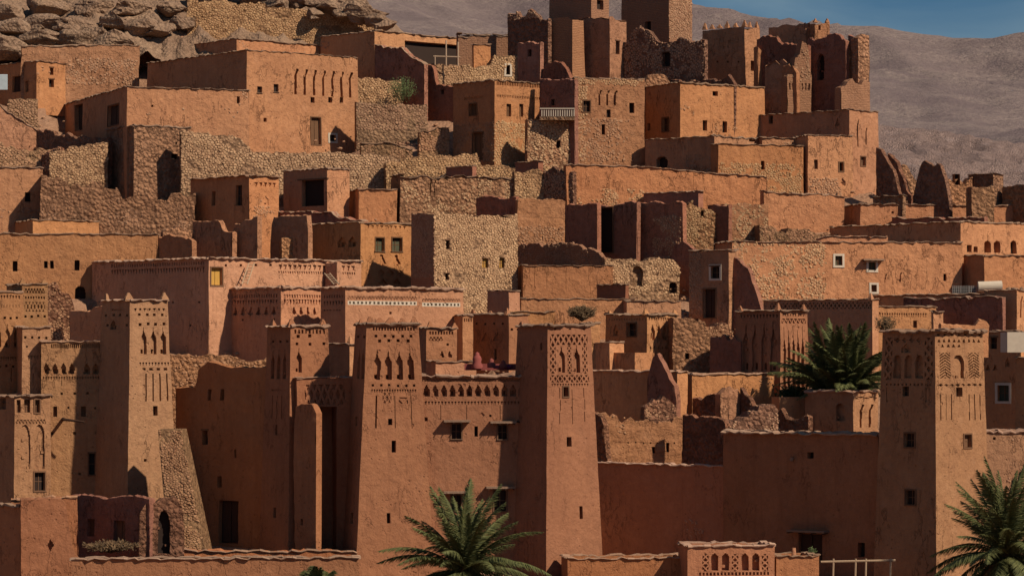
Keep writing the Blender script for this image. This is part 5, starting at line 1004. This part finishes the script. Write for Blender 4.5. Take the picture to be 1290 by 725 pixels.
# right of centre, front
RY = row2Y(700)
H('high dark windowless wall between the right centre tower and the long dark house', 757, 911, 916, 589, 712, 62, 'kasbah', mL='dearth', Y=RY + 3, ct=.13, ll=None, zb=None) if False else None
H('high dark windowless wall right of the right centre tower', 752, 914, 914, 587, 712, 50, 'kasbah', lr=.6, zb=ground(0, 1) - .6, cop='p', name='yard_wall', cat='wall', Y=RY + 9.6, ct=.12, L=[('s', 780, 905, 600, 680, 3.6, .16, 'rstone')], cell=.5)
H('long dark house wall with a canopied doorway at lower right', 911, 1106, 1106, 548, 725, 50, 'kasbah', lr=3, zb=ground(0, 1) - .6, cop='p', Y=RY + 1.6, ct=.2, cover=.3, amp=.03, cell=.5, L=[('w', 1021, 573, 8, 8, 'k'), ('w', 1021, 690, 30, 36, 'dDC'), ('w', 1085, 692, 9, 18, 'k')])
c = at(1001, 577, RY + 5.8); mb = MB(); mb.tube(at(1004, 577, RY + 7.2), at(997, 578, RY + 5.6), .13); top(mb, 'rain_spout', M['coping'], 'short pale spout on the long dark house wall', 'spout', c)
H('massive right tower with a dark left side and herringbone carving on its lit side', 1112, 1178, 1238, 417, 760, 46, 'tan', Y=row2Y(716), mL='pink', name='tower', cat='tower', bat=.026, ct=.2, cop='c', cover=.3, amp=.025, cell=.5,
  L=[('p', 1115, 1124, 425, 478, 'lat', 1, .12, 'lattice_carving'), ('p', 1165, 1175, 425, 478, 'lat', 1, .12, 'lattice_carving'), ('p', 1126, 1162, 424, 432, 'dia', 4, .1, 'carved_ornament'), ('p', 1133, 1150, 431, 444, 'arch', 1, .1, 'carved_medallion'), ('p', 1123, 1166, 446, 476, 'gap', 3, .2, 'blind_arcade'), fr(1115, 1174, 482, 12, 'dots', 4), ('w', 1141, 491, 8, 15, 'v'), ('p', 1114, 1120, 488, 506, 'slit', 1, .2, 'slit'), ('p', 1164, 1169, 488, 506, 'slit', 1, .2, 'slit'), ('w', 1146, 554, 12, 17, 'vF'), ('w', 1147, 626, 12, 18, 'vF')],
  Rr=[('o', 1182, 1234, 421, 7, 3.4), fr(1180, 1236, 426, 9, 'utri', 6, .14), fr(1184, 1212, 433, 4, 'utri', 5, .14), ('p', 1183, 1198, 444, 476, 'herr', 1, .1, 'herringbone_carving'), ('p', 1199, 1217, 446, 476, 'gap', 1, .18, 'blind_arch'), ('p', 1219, 1234, 444, 476, 'herr', 1, .1, 'herringbone_carving'), fr(1181, 1238, 482, 8, 'dia', 5, .1), ('w', 1208.5, 491, 8, 16, 'kF'), ('p', 1182, 1202, 496, 530, 'slit', 3, .14, 'slits'), ('p', 1218, 1238, 496, 530, 'slit', 3, .14, 'slits'), ('w', 1219, 555, 9, 16, 'bF')])
H('small lit parapet step on the roof of the massive right tower', 1173, 1176, 1188, 392, 420, 30, 'ochre', Y=row2Y(716) + 6, cop='c', ct=.06, zb=15)
WALL('low rail wall on the roof of the massive right tower', 1186, 1246, [(1186, 408), (1230, 409), (1232, 402), (1240, 402), (1246, 409)], 420, 14, 'ochre', t=.5, rag=.04, Y=row2Y(716) + 5, zb=14.5)
H('dusky house with a heart niche and a pale framed window right of the massive tower', 1226, 1286, 1302, 417, 600, 58, 'ochre', mL='pink', Y=row2Y(600), cop='c', ct=.09, L=[('w', 1251, 432, 9, 14, 'vL'), ('w', 1264, 495, 15, 20, 'gW'), ('p', 1240, 1258, 458, 467, 'utri', 2, .15, 'niche'), ('p', 1265, 1273, 450, 462, 'arch', 1, .12, 'niche')])
_q = at(1270, 443, row2Y(612)); mb = MB(); mb.box(at(1269, 443.5, row2Y(640)), Vector((2.2, 0, 0)), Vector((0, 3, 0)), Vector((0, 0, 1.35))); top(mb, 'whitewashed_wall', M['white'], 'whitewashed wall block at the right edge beside the dusky house', 'wall', at(1269, 443.5, row2Y(640)))
H('dark corner house cut by the right edge below the whitewashed wall', 1279, 1320, 1330, 451, 600, 50, 'ochre', mL='red', Y=row2Y(650))
H('lit orange brown wall house at lower right behind the corner palm', 1236, 1238, 1330, 544, 760, 10, 'tan', Y=row2Y(690), ll=5, cop='p', ct=.15, Rr=[('o', 1253, 1253, 552, 1, 3.5)])
H('small shrine like house with an arched window below the large palm', 1014, 1075, 1106, 493, 575, 44, 'tan', mL='red', Y=row2Y(556), ct=.13, cop='p', L=[('p', 1051, 1067, 507, 530, 'gap', 1, .3, 'arched_window')], Rr=[('p', 1078, 1104, 499, 502, 'zig', 2, .1, 'carved_ornament'), ('p', 1079, 1102, 508, 538, 'hook', 2, .2, 'carved_ornament')])
H('ochre garden wall under the low leaves left of the shrine like house', 980, 982, 1016, 500, 560, 12, 'ochre', Y=row2Y(530), ll=2, cop=None)
# bottom edge
BY = row2Y(735)
H('pierced parapet block with four arched openings at the bottom edge', 862, 866, 976, 687, 760, 8, 'kasbah', Y=BY, ll=3, cop='p', ct=.14, Rr=[('p', 885, 893, 697, 719, 'lat', 1, .14, 'lattice_carving'), ('p', 894, 921, 696, 718, 'gap', 2, .3, 'pierced_arch'), ('p', 922, 930, 697, 719, 'lat', 1, .14, 'lattice_carving'), ('p', 932, 959, 696, 718, 'gap', 2, .3, 'pierced_arch'), ('p', 960, 968, 697, 719, 'lat', 1, .14, 'lattice_carving'), ('p', 880, 970, 720, 724, 'dent', 20, .12)])
H('low garden wall at the bottom left of the pierced parapet', 678, 715, 866, 703, 760, 7, 'kasbah', Y=BY + 1.5, cop='p', ct=.13, ll=3)
H('bottom garden wall stub right of the pierced parapet', 974, 978, 1032, 700, 760, 10, 'kasbah', Y=BY + 1, ll=3, cop='c', ct=.13)
root = thing('pole_railing', 'rustic railing of pale poles at the bottom right below the dark tower', 'railing', at(1080, 735, BY + 1.5))
for a, b, r_ in (((1034, 707), (1128, 705), .07),): mb = MB(); mb.tube(at(*a, BY + 1.5), at(*b, BY + 1.5), r_); mb.build('rail', M['pole'], root)
for x in (1049, 1077, 1090, 1121): mb = MB(); mb.tube(at(x, 745, BY + 1.5), at(x + 1, 703, BY + 1.5), .06); mb.build('post', M['pole'], root)
c = at(1023, 712, BY + 3); root = thing('potted_plant', 'small potted plant standing in the dark canopied doorway', 'potted plant', c); mb = MB(); mb.tube(c, c + Vector((0, 0, .4)), .16, .22, 12); mb.build('pot', M['pink'], root); mb = MB(); leaf_cloud(mb, c + Vector((0, 0, .8)), .28, .28, .4, 160, .16); mb.build('foliage', M['shrub'], root)
c = at(1000, 702, BY + 1.6); mb = MB(); mb.tube(c, c + Vector((0, 0, .62)), .16, .12, 12); top(mb, 'clay_jar', M['pink'], 'narrow clay jar on the garden wall stub left of the doorway', 'jar', c)
H('plain garden wall along the bottom left under the front kasbahs', 86, 90, 452, 704, 760, 5, 'kasbah', Y=BY - 1, ll=1.2, cop='p', ct=.1)
WALL('cracked end of the bottom wall rising to the left corner gatehouse', 26, 104, [(26, 628), (78, 627), (84, 640), (88, 680), (96, 700), (104, 705)], 760, 10, 'kasbah', t=2.5, rag=.06, Y=BY + 1, Rr=[('p', 57, 68, 676, 696, 'dia', 1, .3, 'worn_hole')], cop=None)
H('dark corner house at the bottom left edge', -60, 26, 30, 637, 760, 62, 'kasbah', mL='red', Y=BY + 1.5, ct=.14)
WALL('thatched coping wall on the bottom left gatehouse', 14, 98, [(14, 628), (60, 626), (98, 624)], 700, 8, 'kasbah', t=1, rag=.05, cop='s', Y=BY + 4, ct=.12)
WALL('dark yard wall with two sunken windows behind the bottom left gap', 88, 188, [(88, 621), (120, 622), (140, 626), (160, 621), (188, 623)], 725, -16, 'red', t=.8, rag=.06, Y=row2Y(700), Rr=[('w', 114, 664, 10, 22, 'b'), ('w', 150, 668, 14, 26, 'b')])
WALL('broken arch ruin standing before the stone faced buttress', 175, 232, [(175, 640), (182, 626), (200, 624), (226, 622), (232, 640)], 735, 12, 'dearth', t=1.2, rag=.25, Y=row2Y(718), Rr=[('a', 207, 669, 22, 56, 'dark')])
shrub('heap of dry brush and weeds behind the bottom left wall', 140, 688, row2Y(722), 2.1, .4, 'twig', 900, .25, 'brush_heap', 50)
WALL('low inner yard wall with a ragged coping before the dark yard', 230, 450, [(230, 692), (330, 693), (400, 692), (450, 694)], 745, 4, 'kasbah', t=1, rag=.1, cop='c', Y=row2Y(712))
# loose rubble on the slopes
mb = MB()
for _ in range(2600):
    px = R.uniform(-10, 1290); py = R.uniform(120, 560); Y = row2Y(py); p = at(px, py, Y); p.z = ground(p.x, p.y) - .05
    rock_mesh(mb, p, R.choice((.08, .12, .12, .2, .3)), .7, 1, R.uniform(0, 60))
struct(mb, 'loose_rubble', M['rstone'], 'stuff')
# palms and bushes
palm('feathery date palm in the foreground below the central facade', 584, 714, -7, 5.6, 66, emin=-24, emax=84, bias=1.0)
palm('dense large date palm beside the massive right tower', 1062, 494, row2Y(530), 5.6, 130, emin=30, emax=88, bias=.9, trunk=3, spread=1.3)
palm('dark date palm at the lower right corner', 1266, 694, -7, 5.8, 80, emin=-34, emax=84, bias=.95)
palm('tip of a small palm just showing at the bottom edge', 400, 741, -7, 1.7, 18, emin=30, emax=85, ndry=0)
shrub('low leafy bush at the foot of the ornate tower', 1000, 497, row2Y(512), 1.6, .8, n=1300, s=.3)
shrub('thin brown twiggy bush beside the hanging triangle frieze', 1116, 408, row2Y(470), 1.0, .7, 'twig', 500, .2, 'dry_bush', 40)

# the hillside, cut into terraces where buildings stand
xs = np.array([-150 + 1.5 * i for i in range(201)]); ys = np.array([-6 + 1.1 * j for j in range(155)])
GX, GY = np.meshgrid(xs, ys); GZ = np.zeros_like(GX)
for j in range(len(ys)):
    for i in range(len(xs)):
        x, y = float(xs[i]), float(ys[j]); GZ[j, i] = ground(x, y) + (noise.noise(Vector((x * .25, y * .25, 0))) * .3 + noise.noise(Vector((x * .9, y * .9, 4))) * .2 - .2) * (1 if y > 0 else .2)
_a = at(744, 700, 0); _b = at(1112, 700, 0); PADS.append((_a.x, .5, 1, 0, _b.x - _a.x, 21, ground(0, 1)))
for (cx, cy, ex, ey, lr, ll, z0) in PADS:
    dx, dy = GX - cx, GY - cy; a = dx * ex + dy * ey; b = -dx * ey + dy * ex
    GZ = np.where((a > -1.5) & (a < lr + 1.5) & (b > -3.2) & (b < max(1, ll - 1)), np.minimum(GZ, z0 + np.maximum(0, -b - 1.2) * .0), GZ)
n = len(xs); mb = MB(); mb.add([(float(x), float(y), float(z)) for x, y, z in zip(GX.ravel(), GY.ravel(), GZ.ravel())], [(j * n + i, j * n + i + 1, (j + 1) * n + i + 1, (j + 1) * n + i) for j in range(len(ys) - 1) for i in range(n - 1)], True)
struct(mb, 'hillside', M['soil'])
